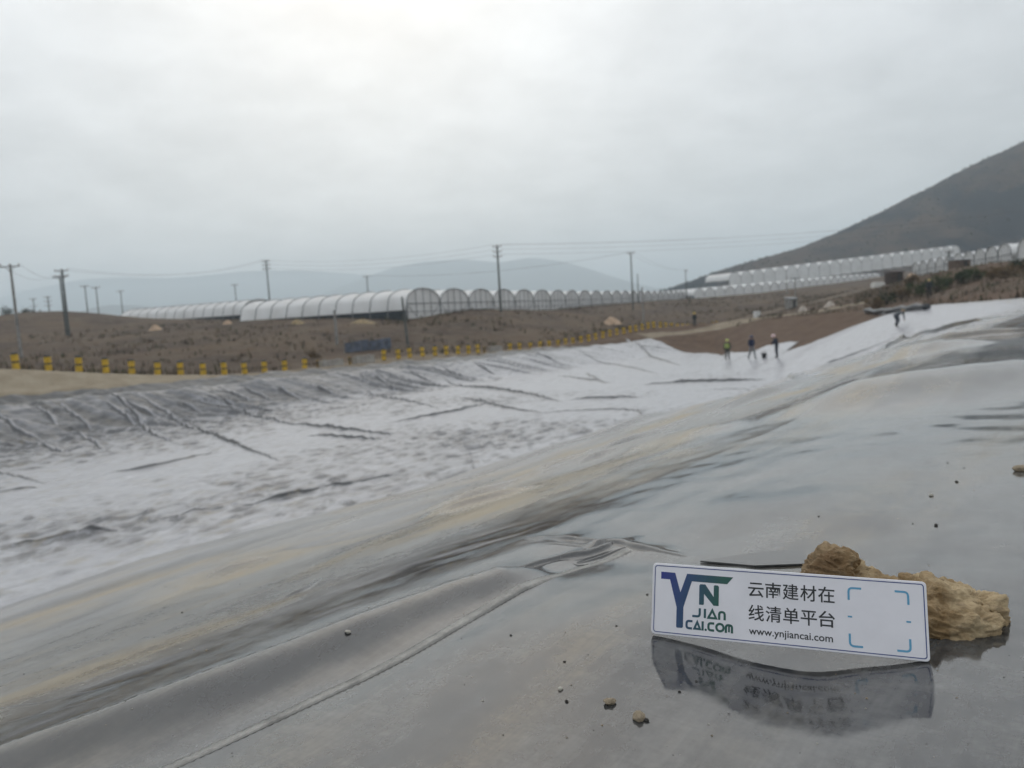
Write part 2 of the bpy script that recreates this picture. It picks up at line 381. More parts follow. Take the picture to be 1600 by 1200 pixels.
def terrain_mat(name, a, b_, sc, c3=None):
    m = bpy.data.materials.new(name); m.use_nodes = True; nt = m.node_tree; b = nt.nodes['Principled BSDF']
    pos = nt.nodes.new('ShaderNodeTexCoord').outputs['Object']
    c = mix_c(nt, map_r(nt, noise_n(nt, pos, sc, 8, .65, .4), .38, .62), a, b_)
    if c3: c = mix_c(nt, map_r(nt, noise_n(nt, pos, sc*5, 6, .7), .5, .72), c, c3)
    nt.links.new(c, b.inputs['Base Color']); b.inputs['Roughness'].default_value = 1; b.inputs['Specular IOR Level'].default_value = 0
    return m
M_HILL = terrain_mat('hill_scrub', (.014, .018, .026), (.080, .058, .046), .011, (.014, .018, .020))
M_MTN = terrain_mat('far_slopes', (.05, .055, .045), (.09, .085, .07), .002)

# ------------------------------------------------------------------ liner geometry
def crest_v(u): return np.interp(u, OUT[:8, 0], OUT[:8, 1])
_cu = np.linspace(-60, 70, 521); _cv = crest_v(_cu); _k = np.hanning(25); _k /= _k.sum()
_cv = np.convolve(np.pad(_cv, 12, mode='edge'), _k, 'valid')
def vcrest(u): return np.interp(u, _cu, _cv)
def vrim(u): return np.interp(u, [-60, -20, 12, 45, 70, 80], [36, 37, 38, 39.5, 40.3, 40.2])
def margin(u): return np.interp(u, [-60, 30, 46, 70], [8.5, 8.5, 1.3, 1.0])
def u_end(v): return np.interp(v, [0, 12, 13.7, 15.1, 16.7, 17.8, 19.2, 19.7, 21, 23.4, 23.9, 26.2, 30, 32.9, 36.5, 40.2, 43], [64.5, 64.5, 63.1, 61.5, 58.9, 56.8, 56, 60.5, 62.3, 63.5, 61.5, 63.5, 69.5, 72.6, 73.5, 74.8, 75.5])

RIDGES = []
def ridge(pix, A, w, taper=.25, sharp=1.0, world=None):
    pts = [hit(px, py, 150) for px, py in pix] if world is None else world
    pts = [p for p in pts if p is not None]
    if len(pts) < 2: return
    q = np.array([p[:2] for p in pts])
    # resample with a little wander
    seg = np.r_[0, np.cumsum(np.hypot(*np.diff(q, axis=0).T))]; n = max(8, min(60, int(seg[-1]/max(w*1.2, .02))))
    s = np.linspace(0, seg[-1], n); qq = np.stack([np.interp(s, seg, q[:, 0]), np.interp(s, seg, q[:, 1])], 1)
    dirn = np.gradient(qq, axis=0); dirn /= np.linalg.norm(dirn, axis=1, keepdims=True)+1e-9
    qq[:, 0] += -dirn[:, 1]*w*.5*perlin(s/(w*7), s*0+len(RIDGES)*3.7); qq[:, 1] += dirn[:, 0]*w*.5*perlin(s/(w*7), s*0+len(RIDGES)*3.7)
    t = s/seg[-1]; prof = np.clip(np.minimum(t, 1-t)/max(taper, 1e-3), 0, 1); prof = prof*prof*(3-2*prof)
    prof = prof*(1+.3*perlin(s/(w*10), s*0+5.1*len(RIDGES)))
    RIDGES.append((qq, A*prof, w*(.75+.25*prof), sharp))
def add_ridges(x, y, z):
    for qq, A, w, sharp in RIDGES:
        mw = w.max()*3.2
        k = np.nonzero((x > qq[:, 0].min()-mw) & (x < qq[:, 0].max()+mw) & (y > qq[:, 1].min()-mw) & (y < qq[:, 1].max()+mw))[0]
        if not len(k): continue
        best = np.full(len(k), 1e9); hA = np.zeros(len(k)); hw = np.ones(len(k)); sd = np.zeros(len(k))
        px, py = x[k], y[k]
        for i in range(len(qq)-1):
            a, b = qq[i], qq[i+1]; e = b-a; L = e@e+1e-12
            t = np.clip(((px-a[0])*e[0]+(py-a[1])*e[1])/L, 0, 1)
            dx = px-a[0]-t*e[0]; dy = py-a[1]-t*e[1]; dd = np.hypot(dx, dy); m = dd < best
            best[m] = dd[m]; hA[m] = (A[i]+t*(A[i+1]-A[i]))[m]; hw[m] = (w[i]+t*(w[i+1]-w[i]))[m]
            sd[m] = np.sign(dx*a[0]+dy*a[1])[m]                # +1 on the side away from the berm top
        ww = hw*np.where(sd > 0, 1.0/sharp, 1.0)
        z[k] += hA*np.exp(-(best/ww)**2)
    return z

# folds seen in the foreground
ridge([(800, 862), (900, 872), (1010, 886), (1120, 895)], .006, .03, .3)
ridge([(740, 945), (850, 908), (950, 874)], .006, .025, .3)
ridge([(-260, 1345), (90, 1202), (330, 1105), (640, 985), (760, 945), (850, 915)], .026, .048, .12, 2.6)
ridge([(1020, 822), (1480, 800)], .009, .12, .45, 1.0)
ridge([(1180, 668), (1330, 637), (1450, 619), (1600, 600), (1750, 585)], .05, .22, .3, 1.0)
ridge([(900, 738), (1050, 700), (1200, 672)], .02, .14, .4)
ridge([(1270, 600), (1400, 566), (1560, 540)], .06, .16, .3, 1.4)
ridge([(640, 800), (850, 738), (1010, 690), (1200, 628), (1330, 583)], .035, .07, .3, 1.6)
ridge([(560, 838), (760, 778), (960, 720), (1150, 668)], .025, .06, .3, 1.5)
ridge([(620, 830), (700, 812), (860, 770)], .016, .04, .3, 1.5)
ridge([(120, 985), (300, 925), (430, 890), (560, 850)], .03, .08, .35, 1.3)
# long folds lying on the pond floor
FLOOR_FOLDS = []
for pix, A, w in [([(20, 857), (100, 846), (190, 830)], .16, .14), ([(250, 817), (300, 806), (350, 796)], .14, .12), ([(365, 796), (470, 775), (630, 740)], .15, .13),
    ([(160, 743), (250, 728), (345, 705)], .15, .13), ([(215, 618), (270, 650), (330, 682), (440, 724)], .17, .15), ([(-30, 735), (70, 757)], .16, .15), ([(0, 770), (60, 764)], .12, .12),
    ([(440, 663), (520, 671), (620, 682)], .17, .17), ([(480, 681), (540, 686), (600, 689)], .13, .15), ([(605, 663), (700, 646), (765, 631)], .13, .14), ([(715, 622), (790, 639), (850, 646)], .16, .16),
    ([(690, 588), (780, 610), (880, 629)], .2, .18), ([(820, 650), (900, 641), (1000, 640), (1095, 638)], .12, .14), ([(890, 626), (940, 623), (1005, 622)], .12, .15), ([(1005, 602), (1100, 597), (1200, 594)], .17, .17),
    ([(915, 584), (945, 600)], .14, .17), ([(870, 588), (955, 599)], .13, .17), ([(150, 620), (215, 655), (260, 690)], .15, .15), ([(300, 625), (380, 645), (465, 667)], .15, .15), ([(735, 708), (860, 711)], .06, .1),
    ([(1330, 577), (1400, 556), (1480, 542), (1600, 526), (1700, 515)], .07, .085), ([(1350, 560), (1420, 536), (1470, 522), (1530, 506), (1580, 496)], .09, .11), ([(1230, 655), (1330, 630), (1450, 606), (1600, 580)], .03, .05), ([(1190, 604), (1290, 570), (1400, 528)], .10, .16), ([(980, 530), (1010, 550), (1065, 572)], .18, .2), ([(900, 545), (960, 570), (1030, 585)], .12, .16), ([(560, 600), (620, 625), (690, 640)], .13, .15), ([(1080, 612), (1170, 606), (1260, 596)], .10, .14), ([(960, 655), (1050, 652)], .08, .12)]:
    FLOOR_FOLDS.append((pix, A, w)); ridge(pix, A*.22, w*1.5, .3, 1.0)

def LZ(x, y, u, v, d, nn):                            # liner height = earth + its own wrinkles
    z = H(x, y) + .012
    z += .0185*np.exp(-(((x-.06)/.13)**2+((y-.66)/.17)**2)) - .006*np.exp(-(((x-.20)/.07)**2+((y-.56)/.1)**2))
    fl = sstep(.5, 5, nn)                              # on the inner slope and the floor
    camd = np.hypot(x, y)
    crum = np.interp(u, [-20, 18, 45, 80], [1, 1, .45, .3])*np.clip(.75+1.1*fbm(u*.12, v*.12, 2, 13), .15, 1.5)
    z += fl*(.035*fbm(u*.45, v*.75, 3, 3) + .016*perlin(u*1.6, v*2.6, 9))
    z += fl*crum*(.055*np.maximum(0, 1-4.0*np.abs(perlin(u*.30+.5*perlin(u*.5, v*.5, 14), v*1.1, 15)))**1.3 + .070*np.maximum(0, 1-3.2*np.abs(perlin(u*.5+v*.35, v*1.9-u*.25, 17)))**1.25 + .045*np.maximum(0, 1-3.2*np.abs(perlin(u*.95-v*.3, v*2.6+u*.2, 18)))**1.3 + .012*perlin(u*2.3, v*3.4, 19))
    cm = np.exp(-((nn+.5)/1.15)**2)*sstep(.8, 3.0, camd)  # stretched folds along the crest
    z += np.exp(-((nn-.1)/.8)**2)*(.05*perlin(u*.45, u*0+.7, 25)+.03*perlin(u*1.2, nn*.6, 27))*sstep(.6, 1.8, camd)
    z += cm*(.032*(1-np.abs(perlin(u*.16+3*nn*.05, nn*2.3, 21)))**3 + .017*(1-np.abs(perlin(u*.3, nn*4.2, 23)))**4)
    z += (1-fl)*(.006*perlin(u*1.3, v*2.2, 31) + .012*perlin(u*.35, v*.9, 33))*sstep(.45, 1.6, camd)
    z += .0018*perlin(u*9, v*14, 37)*np.exp(-(camd/2.5)**2)*sstep(.25, .6, camd) + .00035*perlin(u*26, v*34, 39)*np.exp(-(camd/1.2)**2)
    # folds hanging down the far bank, slanting along it
    w0 = vrim(u)-v                                     # distance from the far rim, positive inside
    bank = sstep(-.2, .5, w0)*(1-sstep(2.6, 5.5, w0))*np.interp(u, [-60, 60, 76], [1, 1, .4])
    q = u-1.05*w0+.8*perlin(u*.3, w0*.3, 41)
    amp = .55+.45*perlin(u*.13, u*0+2.2, 47)
    z += bank*amp*(.26*np.maximum(0, 1-np.abs(perlin(q*.62, w0*.10, 43))*3.2)**1.6 + .05*np.maximum(0, 1-np.abs(perlin(q*1.3, w0*.2+7, 45))*3.0)**1.5)
    rimw = np.exp(-((w0-.0)/.45)**2)
    z += rimw*(.10*perlin(u*.9, u*0+1.3, 51)+.05*perlin(u*2.7, u*0+4.3, 53))
    return add_ridges(x, y, z.copy())
def liner_eval(u, nn):
    v = vcrest(u)+nn; x, y = xy(u, v); d = pond(u, v)[0]
    return x, y, v, LZ(x, y, u, v, d, nn)
def liner_patch(name, U, NN, parent, lower=None):
    sh = U.shape; u = U.ravel(); nn = NN.ravel()
    x, y, v, z = liner_eval(u, nn)
    if lower is not None: z = z-lower.ravel()
    Pm = np.stack([x, y, z], 1).reshape(*sh, 3)
    gu = np.gradient(Pm, axis=0); gv = np.gradient(Pm, axis=1)
    nrm = np.cross(gu, gv); nrm /= np.linalg.norm(nrm, axis=2, keepdims=True)+1e-12
    nrm[nrm[..., 2] < 0] *= -1
    Bm = Pm.copy(); Bm[..., 2] = H(x, y).reshape(sh); nb = np.cross(np.gradient(Bm, axis=0), np.gradient(Bm, axis=1)); nb /= np.linalg.norm(nb, axis=2, keepdims=True)+1e-12
    nb[nb[..., 2] < 0] *= -1
    rel = np.linalg.norm(np.cross(nrm, nb), axis=2).ravel()           # how far a wrinkle leans from the smooth slope
    w0 = vrim(u)-v; shift = np.interp(u, [3, 9, 22], [0, 1.1, 2.1])+.8*fbm(u*.6, nn*2.0, 4, 95)
    keep = 1-.82*sstep(.07, .36, rel); keep_d = 1-sstep(.2, .42, rel)
    q = u-1.05*w0+.8*perlin(u*.3, w0*.3, 41)
    br = np.maximum(np.maximum(0, 1-np.abs(perlin(q*.62+.05, w0*.10, 43))*4.0), .7*np.maximum(0, 1-np.abs(perlin(q*1.3+.05, w0*.2+7, 45))*3.6))*(.75+.25*keep)  # lit crests of the bank folds, painted in as pale colour
    fl_ = sstep(.885, .94, nb[..., 2].ravel())
    silt = sstep(-1.3, 1.0, nn+shift)*(keep*fl_+(1-fl_)*(.04+.6*br))*sstep(-.2, .3, w0)
    global LAST_SILT_LIGHT, LAST_KEEP
    LAST_SILT_LIGHT = silt.reshape(sh); LAST_KEEP = keep_d.reshape(sh)
    return Pm, nrm, np.stack([u, v, nn], 1).reshape(*sh, 3)
def emit(name, Pm, nrm, att, parent, a, b, axis=0):
    sl = (slice(a, b+1), slice(None)) if axis == 0 else (slice(None), slice(a, b+1))
    Q = Pm[sl]; n0, n1 = Q.shape[:2]; idx = np.arange(n0*n1).reshape(n0, n1)
    F_ = np.stack([idx[:-1, :-1], idx[1:, :-1], idx[1:, 1:], idx[:-1, 1:]], -1).reshape(-1, 4)
    o = fast_mesh(name, Q.reshape(-1, 3), F_, M_LINER, parent, nrm[sl].reshape(-1, 3))
    ca = o.data.attributes.new('uvn', 'FLOAT_VECTOR', 'POINT'); ca.data.foreach_set('vector', att[sl].astype(np.float32).ravel())
    for nm_, ar in (('silt', LAST_SILT_LIGHT), ('keep', LAST_KEEP)):
        ca = o.data.attributes.new(nm_, 'FLOAT', 'POINT'); ca.data.foreach_set('value', np.ascontiguousarray(ar[sl]).astype(np.float32).ravel())
    return o
def graded(lo, hi, c0, c1, fine, g):
    a = [c0]
    while a[-1] < hi: a.append(a[-1]+max(fine, min(1.0, fine+g*max(0, a[-1]-c1))))
    b = [c0]
    while b[-1] > lo: b.append(b[-1]-max(fine, min(1.0, fine+g*max(0, c0-b[-1]))))
    r = np.array(b[::-1]+a[1:]); r[0] = lo; r[-1] = hi; return r

liner = empty('pond_liner', (0, 2, -.4), 'black plastic membrane lining the whole pond and its dusty near berm', 'pond liner')
liner.location = (0, 0, 0)
ug = graded(-14, 66.3, .1, 1.5, .0065, .018)
ng = graded(-8.5, .9, -2.55, -1.65, .0045, .017)
SEAM_N = -2.02
js = int(np.argmin(np.abs(ng-SEAM_N)))
Ug, Ng = np.meshgrid(ug, ng, indexing='ij')
Ns = np.where(Ng < 0, Ng*(margin(Ug)/8.5), Ng)
Pm, nr, at_ = liner_patch('b', Ug, Ns, liner)
emit('liner_panel', Pm, nr, at_, liner, 0, js, 1)
low = np.clip((Ns-ng[js])/.05, 0, 1); Pm2 = Pm.copy(); Pm2[..., 2] -= .0015*(1-low)
emit('liner_panel', Pm2, nr, at_, liner, js-3, len(ng)-1, 1)
sg = np.concatenate([np.linspace(-46, -14, 40)[:-1], np.arange(-14, 22, .09), np.arange(22, 42, .13), np.arange(42, 66.9, .19), [67.0]])
fr = np.concatenate([np.linspace(0, .25, 60)[:-1], np.linspace(.25, .86, 200)[:-1], np.linspace(.86, 1, 80)])
Sg, Fg = np.meshgrid(sg, fr, indexing='ij')
def pond_param(Sg, Fg):
    Uq = Sg.copy()
    for _ in range(2):
        lo = vcrest(np.minimum(Uq, 67))+.8; hi = vrim(Uq)+np.interp(Uq, [-60, 60, 75], [2.1, 2.0, .6]) + .25*perlin(Uq*.8, Uq*0, 61)
        V_ = lo+Fg*(hi-lo)
        e = u_end(V_); Uq = np.where(Sg > 40, 40+(Sg-40)*(e-40)/27.0, Sg)
    return Uq, V_
Uq, Vq = pond_param(Sg, Fg)
Pm, nr, at_ = liner_patch('p', Uq, Vq-vcrest(Uq), liner)
edges = [0]+[int(np.argmin(np.abs(sg-e))) for e in (-14, -6, 1.5, 9, 16.5, 24, 31.5, 39, 46.5, 54, 61)]+[len(sg)-1]
for a, b in zip(edges[:-1], edges[1:]): emit('liner_panel', Pm, nr, at_, liner, a, b, 0)

def liner_pt(p):                                      # a world x, y lifted onto the liner
    u, v = uv(np.array([p[0]]), np.array([p[1]])); nn = v-vcrest(u); d = pond(u, v)[0]
    return np.array([p[0], p[1], float(LZ(np.array([p[0]]), np.array([p[1]]), u, v, d, nn)[0])])
def on_liner(px, py): return liner_pt(hit(px, py, 150))

# double weld track along the overlap
def weld(pix, wid, name='weld_seam'):
    q = np.array([hit(*p)[:2] for p in pix]); seg = np.r_[0, np.cumsum(np.hypot(*np.diff(q, axis=0).T))]
    n = int(seg[-1]/.0022); s = np.linspace(0, seg[-1], n); sm = np.linspace(0, seg[-1], 24)
    c = np.stack([np.interp(s, seg, q[:, 0]), np.interp(s, seg, q[:, 1])], 1)
    k = np.hanning(max(5, n//8)); k /= k.sum(); h_ = len(k)//2
    c = np.stack([np.convolve(np.pad(c[:, i], (h_, len(k)-1-h_), mode='reflect', reflect_type='odd'), k, 'valid') for i in (0, 1)], 1)
    t = np.gradient(c, axis=0); t /= np.linalg.norm(t, axis=1, keepdims=True); nrm = np.stack([-t[:, 1], t[:, 0]], 1)
    offs = np.array([-1, -.8, -.3, .3, .8, 1])*wid/2; hh = np.array([-.0015, .0007, .0009, .0009, .0007, -.0015])
    V = []
    for o, h in zip(offs, hh):
        sk = c+nrm*o + t*o*.5
        u, v = uv(sk[:, 0], sk[:, 1]); nn = v-vcrest(u); z = LZ(sk[:, 0], sk[:, 1], u, v, pond(u, v)[0], nn)
        tooth = np.where((np.arange(n) % 3) == 0, -.0006, 0)*(abs(o) < wid*.45)
        V.append(np.stack([sk[:, 0], sk[:, 1], z+h+tooth], 1))
    V = np.array(V).transpose(1, 0, 2).reshape(-1, 3); idx = np.arange(n*6).reshape(n, 6)
    F_ = np.stack([idx[:-1, :-1], idx[1:, :-1], idx[1:, 1:], idx[:-1, 1:]], -1).reshape(-1, 4)
    return fast_mesh(name, V, F_, M_SEAM, liner, smooth=False)
weld([(240, 1236), (310, 1202), (450, 1138), (600, 1066), (720, 1005), (800, 963), (900, 915), (985, 884)], .015)

# ------------------------------------------------------------------ ground
def axis(lo, hi, a, b, fine, g):
    r = list(np.arange(a, b+fine*.5, fine)); s = fine
    while r[-1] < hi: s *= 1+g; r.append(r[-1]+s)
    s = fine; l = [a]
    while l[-1] > lo: s *= 1+g; l.append(l[-1]-s)
    return np.array(l[:0:-1]+r)
gx = axis(-9000, 9000, -70, 110, .6, .07); gy = axis(-3000, 9000, -12, 125, .6, .07)
GX, GY = np.meshgrid(gx, gy, indexing='ij'); fx, fy = GX.ravel(), GY.ravel()
gu_, gv_ = uv(fx, fy); gd = pond(gu_, gv_)[0]; hz = H(fx, fy)
nnv = gv_-vcrest(gu_)
cover = sstep(-margin(gu_)+.3, -margin(gu_)+.9, nnv)*(1-sstep(1.2, 1.9, gv_-vrim(gu_)))*(1-sstep(-1.6, -.5, gu_-u_end(gv_)))*sstep(-46, -44, gu_)
rough = .10*fbm(fx*.25, fy*.25, 4, 71)*sstep(0, 1, 1-cover)*np.clip((np.hypot(fx, fy)-5)/30, 0, 1) + .35*fbm(fx*.05, fy*.05, 3, 75)*sstep(0, 8, -gd)*sstep(10, 40, np.hypot(fx, fy))*sstep(3, 15, gv_-45)
hz = hz + rough - cover*np.where(np.hypot(fx, fy) < 6, .12, .28)
idx = np.arange(fx.size).reshape(GX.shape)
F_ = np.stack([idx[:-1, :-1], idx[1:, :-1], idx[1:, 1:], idx[:-1, 1:]], -1).reshape(-1, 4)
ground = fast_mesh('ground', np.stack([fx, fy, hz], 1), F_, M_GROUND); tag(ground, kind='structure')
tan_m = sstep(1.2, 2.2, gv_-vrim(gu_))*(1-sstep(45.0, 46.2, gv_+.5*perlin(gu_*.5, gv_*.5, 3)))*np.interp(gu_, [-60, 24, 30, 60, 80], [1, 1, .55, .45, .2])
pth = [hit(1010, 522), hit(1130, 508), hit(1250, 490), hit(1330, 476), hit(1390, 465)]
pth = np.array([p[:2] for p in pth if p is not None]); pd = np.full(fx.shape, 1e9)
for a, b in zip(pth[:-1], pth[1:]):
    e = b-a; t = np.clip(((fx-a[0])*e[0]+(fy-a[1])*e[1])/(e@e), 0, 1); pd = np.minimum(pd, np.hypot(fx-a[0]-t*e[0], fy-a[1]-t*e[1]))
tan_m = np.maximum(tan_m, (1-sstep(.9, 1.8, pd))*.9)
red_m = np.clip(sstep(-1, 1.5, gd)+(1-sstep(3, 7, np.abs(gd+2)))*(gu_ > 55)+(1-sstep(15, 40, np.hypot(fx-70, fy-88)))*.55+(1-sstep(20, 45, np.hypot(fx-75, fy-72)))*.7, 0, 1)*(1-tan_m)
ca = ground.data.color_attributes.new('zone', 'FLOAT_COLOR', 'POINT')
ca.data.foreach_set('color', np.stack([tan_m, red_m, red_m*0, red_m*0+1], 1).astype(np.float32).ravel())

def ground_z(x, y): return gz(x, y)

# ------------------------------------------------------------------ hill and far mountains
def range_mesh(name, sil, Z, wf, wb, material, nx=260, ny=60, rough_=.06, seed=0):
    px = np.linspace(sil[0][0], sil[-1][0], nx); py = np.interp(px, [s[0] for s in sil], [s[1] for s in sil])
    k = np.hanning(13); k /= k.sum(); py = np.convolve(np.pad(py, 6, mode='edge'), k, 'valid')
    top = np.array([P(a, b, Z) for a, b in zip(px, py)])
    t = np.linspace(-1, 1, ny); V = np.zeros((nx, ny, 3))
    for j, s in enumerate(t):
        w = wf if s < 0 else wb; prof = (math.cos(math.pi*s)*.5+.5)**.8
        V[:, j, 0] = top[:, 0]*(1+ s*w/Z*.5); V[:, j, 1] = top[:, 1]+s*w
        V[:, j, 2] = -8+(top[:, 2]+8)*prof
    n = fbm(V[..., 0]*5/Z*6, V[..., 1]*5/Z*6, 5, seed)
    V[..., 2] += n*rough_*np.maximum(0, top[:, 2]+8)[:, None]*(1-np.exp(-((t)/.25)**2)*.75)[None]
    idx = np.arange(nx*ny).reshape(nx, ny)
    F_ = np.stack([idx[:-1, :-1], idx[1:, :-1], idx[1:, 1:], idx[:-1, 1:]], -1).reshape(-1, 4)
    return tag(fast_mesh(name, V.reshape(-1, 3), F_, material), kind='structure')
hill = range_mesh('hill', [(1000, 466), (1040, 453), (1070, 443), (1130, 421), (1190, 404), (1250, 388), (1330, 354), (1400, 320), (1500, 268), (1600, 222), (1750, 162), (1900, 110), (2050, 78), (2250, 70), (2500, 120), (2800, 220), (3100, 330), (3300, 370)], 760, 330, 500, M_HILL, 300, 90, .11, 5)
range_mesh('mountain_range', [(-1500, 560), (-700, 520), (-200, 492), (0, 468), (60, 452), (110, 440), (170, 431), (225, 437), (300, 434), (360, 426), (420, 421), (460, 424), (520, 424), (570, 431), (640, 436), (760, 440), (900, 450), (1000, 462), (1400, 470), (1800, 450), (2600, 430)], 6500, 1500, 1500, M_MTN, 260, 40, .05, 11)
range_mesh('mountain_range', [(480, 470), (560, 438), (610, 419), (660, 410), (720, 405), (780, 411), (830, 402), (880, 409), (930, 424), (980, 440), (1030, 452), (1100, 466)], 5200, 900, 900, M_MTN, 160, 40, .05, 12)
range_mesh('foothill', [(-300, 560), (60, 520), (110, 494), (160, 476), (210, 477), (300, 484), (420, 492), (560, 500)], 3300, 600, 600, M_MTN, 120, 30, .05, 13)

# ------------------------------------------------------------------ sign plate, rock
M_PLATE = mat('white_acrylic', (.76, .75, .79), .3, .035, 18, spec=.4)
M_NAVY = mat('navy_print', (.03, .055, .20), .35, .05)
M_BLACK = mat('black_print', (.018, .02, .022), .35, .05)
M_BLUE = mat('blue_print', (.10, .33, .52), .35, .05)
def logo_mat():
    m = bpy.data.materials.new('navy_to_green_print'); m.use_nodes = True; nt = m.node_tree; b = nt.nodes['Principled BSDF']
    s = nt.nodes.new('ShaderNodeSeparateXYZ'); nt.links.new(nt.nodes.new('ShaderNodeTexCoord').outputs['Object'], s.inputs[0])
    f = math_n(nt, 'SUBTRACT', s.outputs[0], math_n(nt, 'MULTIPLY', s.outputs[1], .25))
    nt.links.new(mix_c(nt, map_r(nt, f, -.005, .045, 0, 1, False), (.02, .03, .22), (.015, .085, .068)), b.inputs['Base Color'])
    b.inputs['Roughness'].default_value = .35; return m
M_LOGO = logo_mat()
BL, BR = P(1017, 990, .618), P(1454, 1035, .548)
ex = Vector(BR-BL); SW = ex.length; SHt = SW*.28; ex.normalize()
TLp = Vector(P(1017, 884, .632)); ey = (TLp-Vector(BL)); ey = (ey-ex*ey.dot(ex)).normalized(); ez = ex.cross(ey)
SM = Matrix(((ex.x, ey.x, ez.x, BL[0]), (ex.y, ey.y, ez.y, BL[1]), (ex.z, ey.z, ez.z, BL[2]), (0, 0, 0, 1)))
K = SW/200.0                                          # metres per printed millimetre
sign = empty('sign_plate', BL, 'white sign plate printed with a logo, Chinese lettering and a web address', 'sign')
sign.matrix_world = SM
def rounded(w, h, r, n=6):
    out = []
    for cx, cy, a0 in ((w-r, h-r, 0), (r, h-r, 90), (r, r, 180), (w-r, r, 270)):
        out += [(cx+r*math.cos(R(a0+90*k/n)), cy+r*math.sin(R(a0+90*k/n))) for k in range(n+1)]
    return out
def plate(name, loop, z0, z1, material, parent, bev=0.0, holes=None):
    bm = bmesh.new(); f = bm.faces.new([bm.verts.new((x*K, y*K, z1*K)) for x, y in loop])
    g = bmesh.ops.extrude_face_region(bm, geom=[f]); bmesh.ops.translate(bm, vec=(0, 0, (z0-z1)*K), verts=[v for v in g['geom'] if isinstance(v, bmesh.types.BMVert)])
    bmesh.ops.recalc_face_normals(bm, faces=bm.faces)
    if bev:
        ed = [e for e in bm.edges if abs(e.verts[0].co.z-e.verts[1].co.z) < 1e-7 and len(e.link_faces) == 2]
        bmesh.ops.bevel(bm, geom=ed, offset=bev*K, segments=3, affect='EDGES', profile=.5)
    me = bpy.data.meshes.new(name); bm.to_mesh(me); bm.free(); me.materials.append(material)
    o = bpy.data.objects.new(name, me); COL.objects.link(o); o.parent = parent; return o
plate('plate', rounded(200, 56, 3), -4.5, 0, M_PLATE, sign, .7)
PZ = .12
def flat(name, polys, material, parent=sign, z=PZ):
    bm = bmesh.new()
    for p in polys:
        vs_ = [bm.verts.new((x*K, y*K, z*K)) for x, y in p]
        bm.faces.new(vs_)
    bmesh.ops.triangulate(bm, faces=bm.faces[:]); bmesh.ops.recalc_face_normals(bm, faces=bm.faces)
    for f in bm.faces:
        if f.normal.z < 0: f.normal_flip()
    me = bpy.data.meshes.new(name); bm.to_mesh(me); bm.free(); me.materials.append(material)
    o = bpy.data.objects.new(name, me); COL.objects.link(o); o.parent = parent; return o
def stroke(pts, w, closed=False, rnd=0.0, n=5):
    pts = [Vector(p) for p in pts]
    if rnd:                                            # round the inner corners
        q = [] if closed else [pts[0]]
        rngi = range(len(pts)) if closed else range(1, len(pts)-1)
        for i in rngi:
            a, b, c = pts[i-1], pts[i], pts[(i+1) % len(pts)]
            p0 = b+(a-b).normalized()*min(rnd, (a-b).length*.45); p1 = b+(c-b).normalized()*min(rnd, (c-b).length*.45)
            q += [(p0*(1-t)+b*t)*(1-t)+(b*(1-t)+p1*t)*t for t in [k/n for k in range(n+1)]]
        if not closed: q.append(pts[-1])
        pts = q
    L, Rr = [], []; m = len(pts)
    for i in range(m):
        a = pts[i-1] if (i or closed) else pts[i]; c = pts[(i+1) % m] if (i < m-1 or closed) else pts[i]; b = pts[i]
        d1 = (b-a).normalized() if (b-a).length > 1e-9 else (c-b).normalized(); d2 = (c-b).normalized() if (c-b).length > 1e-9 else d1
        n1 = Vector((-d1.y, d1.x)); n2 = Vector((-d2.y, d2.x)); mm = (n1+n2).normalized(); s = w/2/max(.4, mm.dot(n1))
        L.append(b+mm*s); Rr.append(b-mm*s)
    rr = range(m) if closed else range(m-1)
    return [[tuple(L[i]), tuple(Rr[i]), tuple(Rr[(i+1) % m]), tuple(L[(i+1) % m])] for i in rr]
bo = rounded(196.6, 52.6, 2.2); bi = rounded(195.2, 51.2, 1.7)
bo = [(x+1.7, y+1.7) for x, y in bo]; bi = [(x+2.4, y+2.4) for x, y in bi]
flat('border_line', [[bo[i], bo[(i+1) % len(bo)], bi[(i+1) % len(bo)], bi[i]] for i in range(len(bo))], M_NAVY)
flat('logo_letter', [[(6.9, 49.3), (18.2, 49.2), (22.7, 34.2), (27.7, 49.1), (63.7, 48.9), (59.1, 43.3), (31.6, 43.4), (25.3, 22.7), (25.3, 7.5), (24.3, 6.7), (20.5, 6.6), (19.9, 7.5), (19.9, 22.4), (14.1, 43.7), (6.9, 43.7)]], M_LOGO)
flat('logo_letter', [[(37.5, 40.6), (38.4, 41.7), (42.2, 41.8), (48.8, 32.6), (48.8, 41.2), (49.6, 41.8), (52.0, 41.7), (52.8, 40.7), (52.7, 26.0), (48.8, 25.9), (41.3, 34.4), (41.3, 26.4), (40.6, 25.8), (37.5, 25.8)]], M_LOGO)
LW = 1.75
def circ(cx, cy, r, n=22): return [(cx+r*math.cos(2*math.pi*k/n), cy+r*math.sin(2*math.pi*k/n)) for k in range(n)]
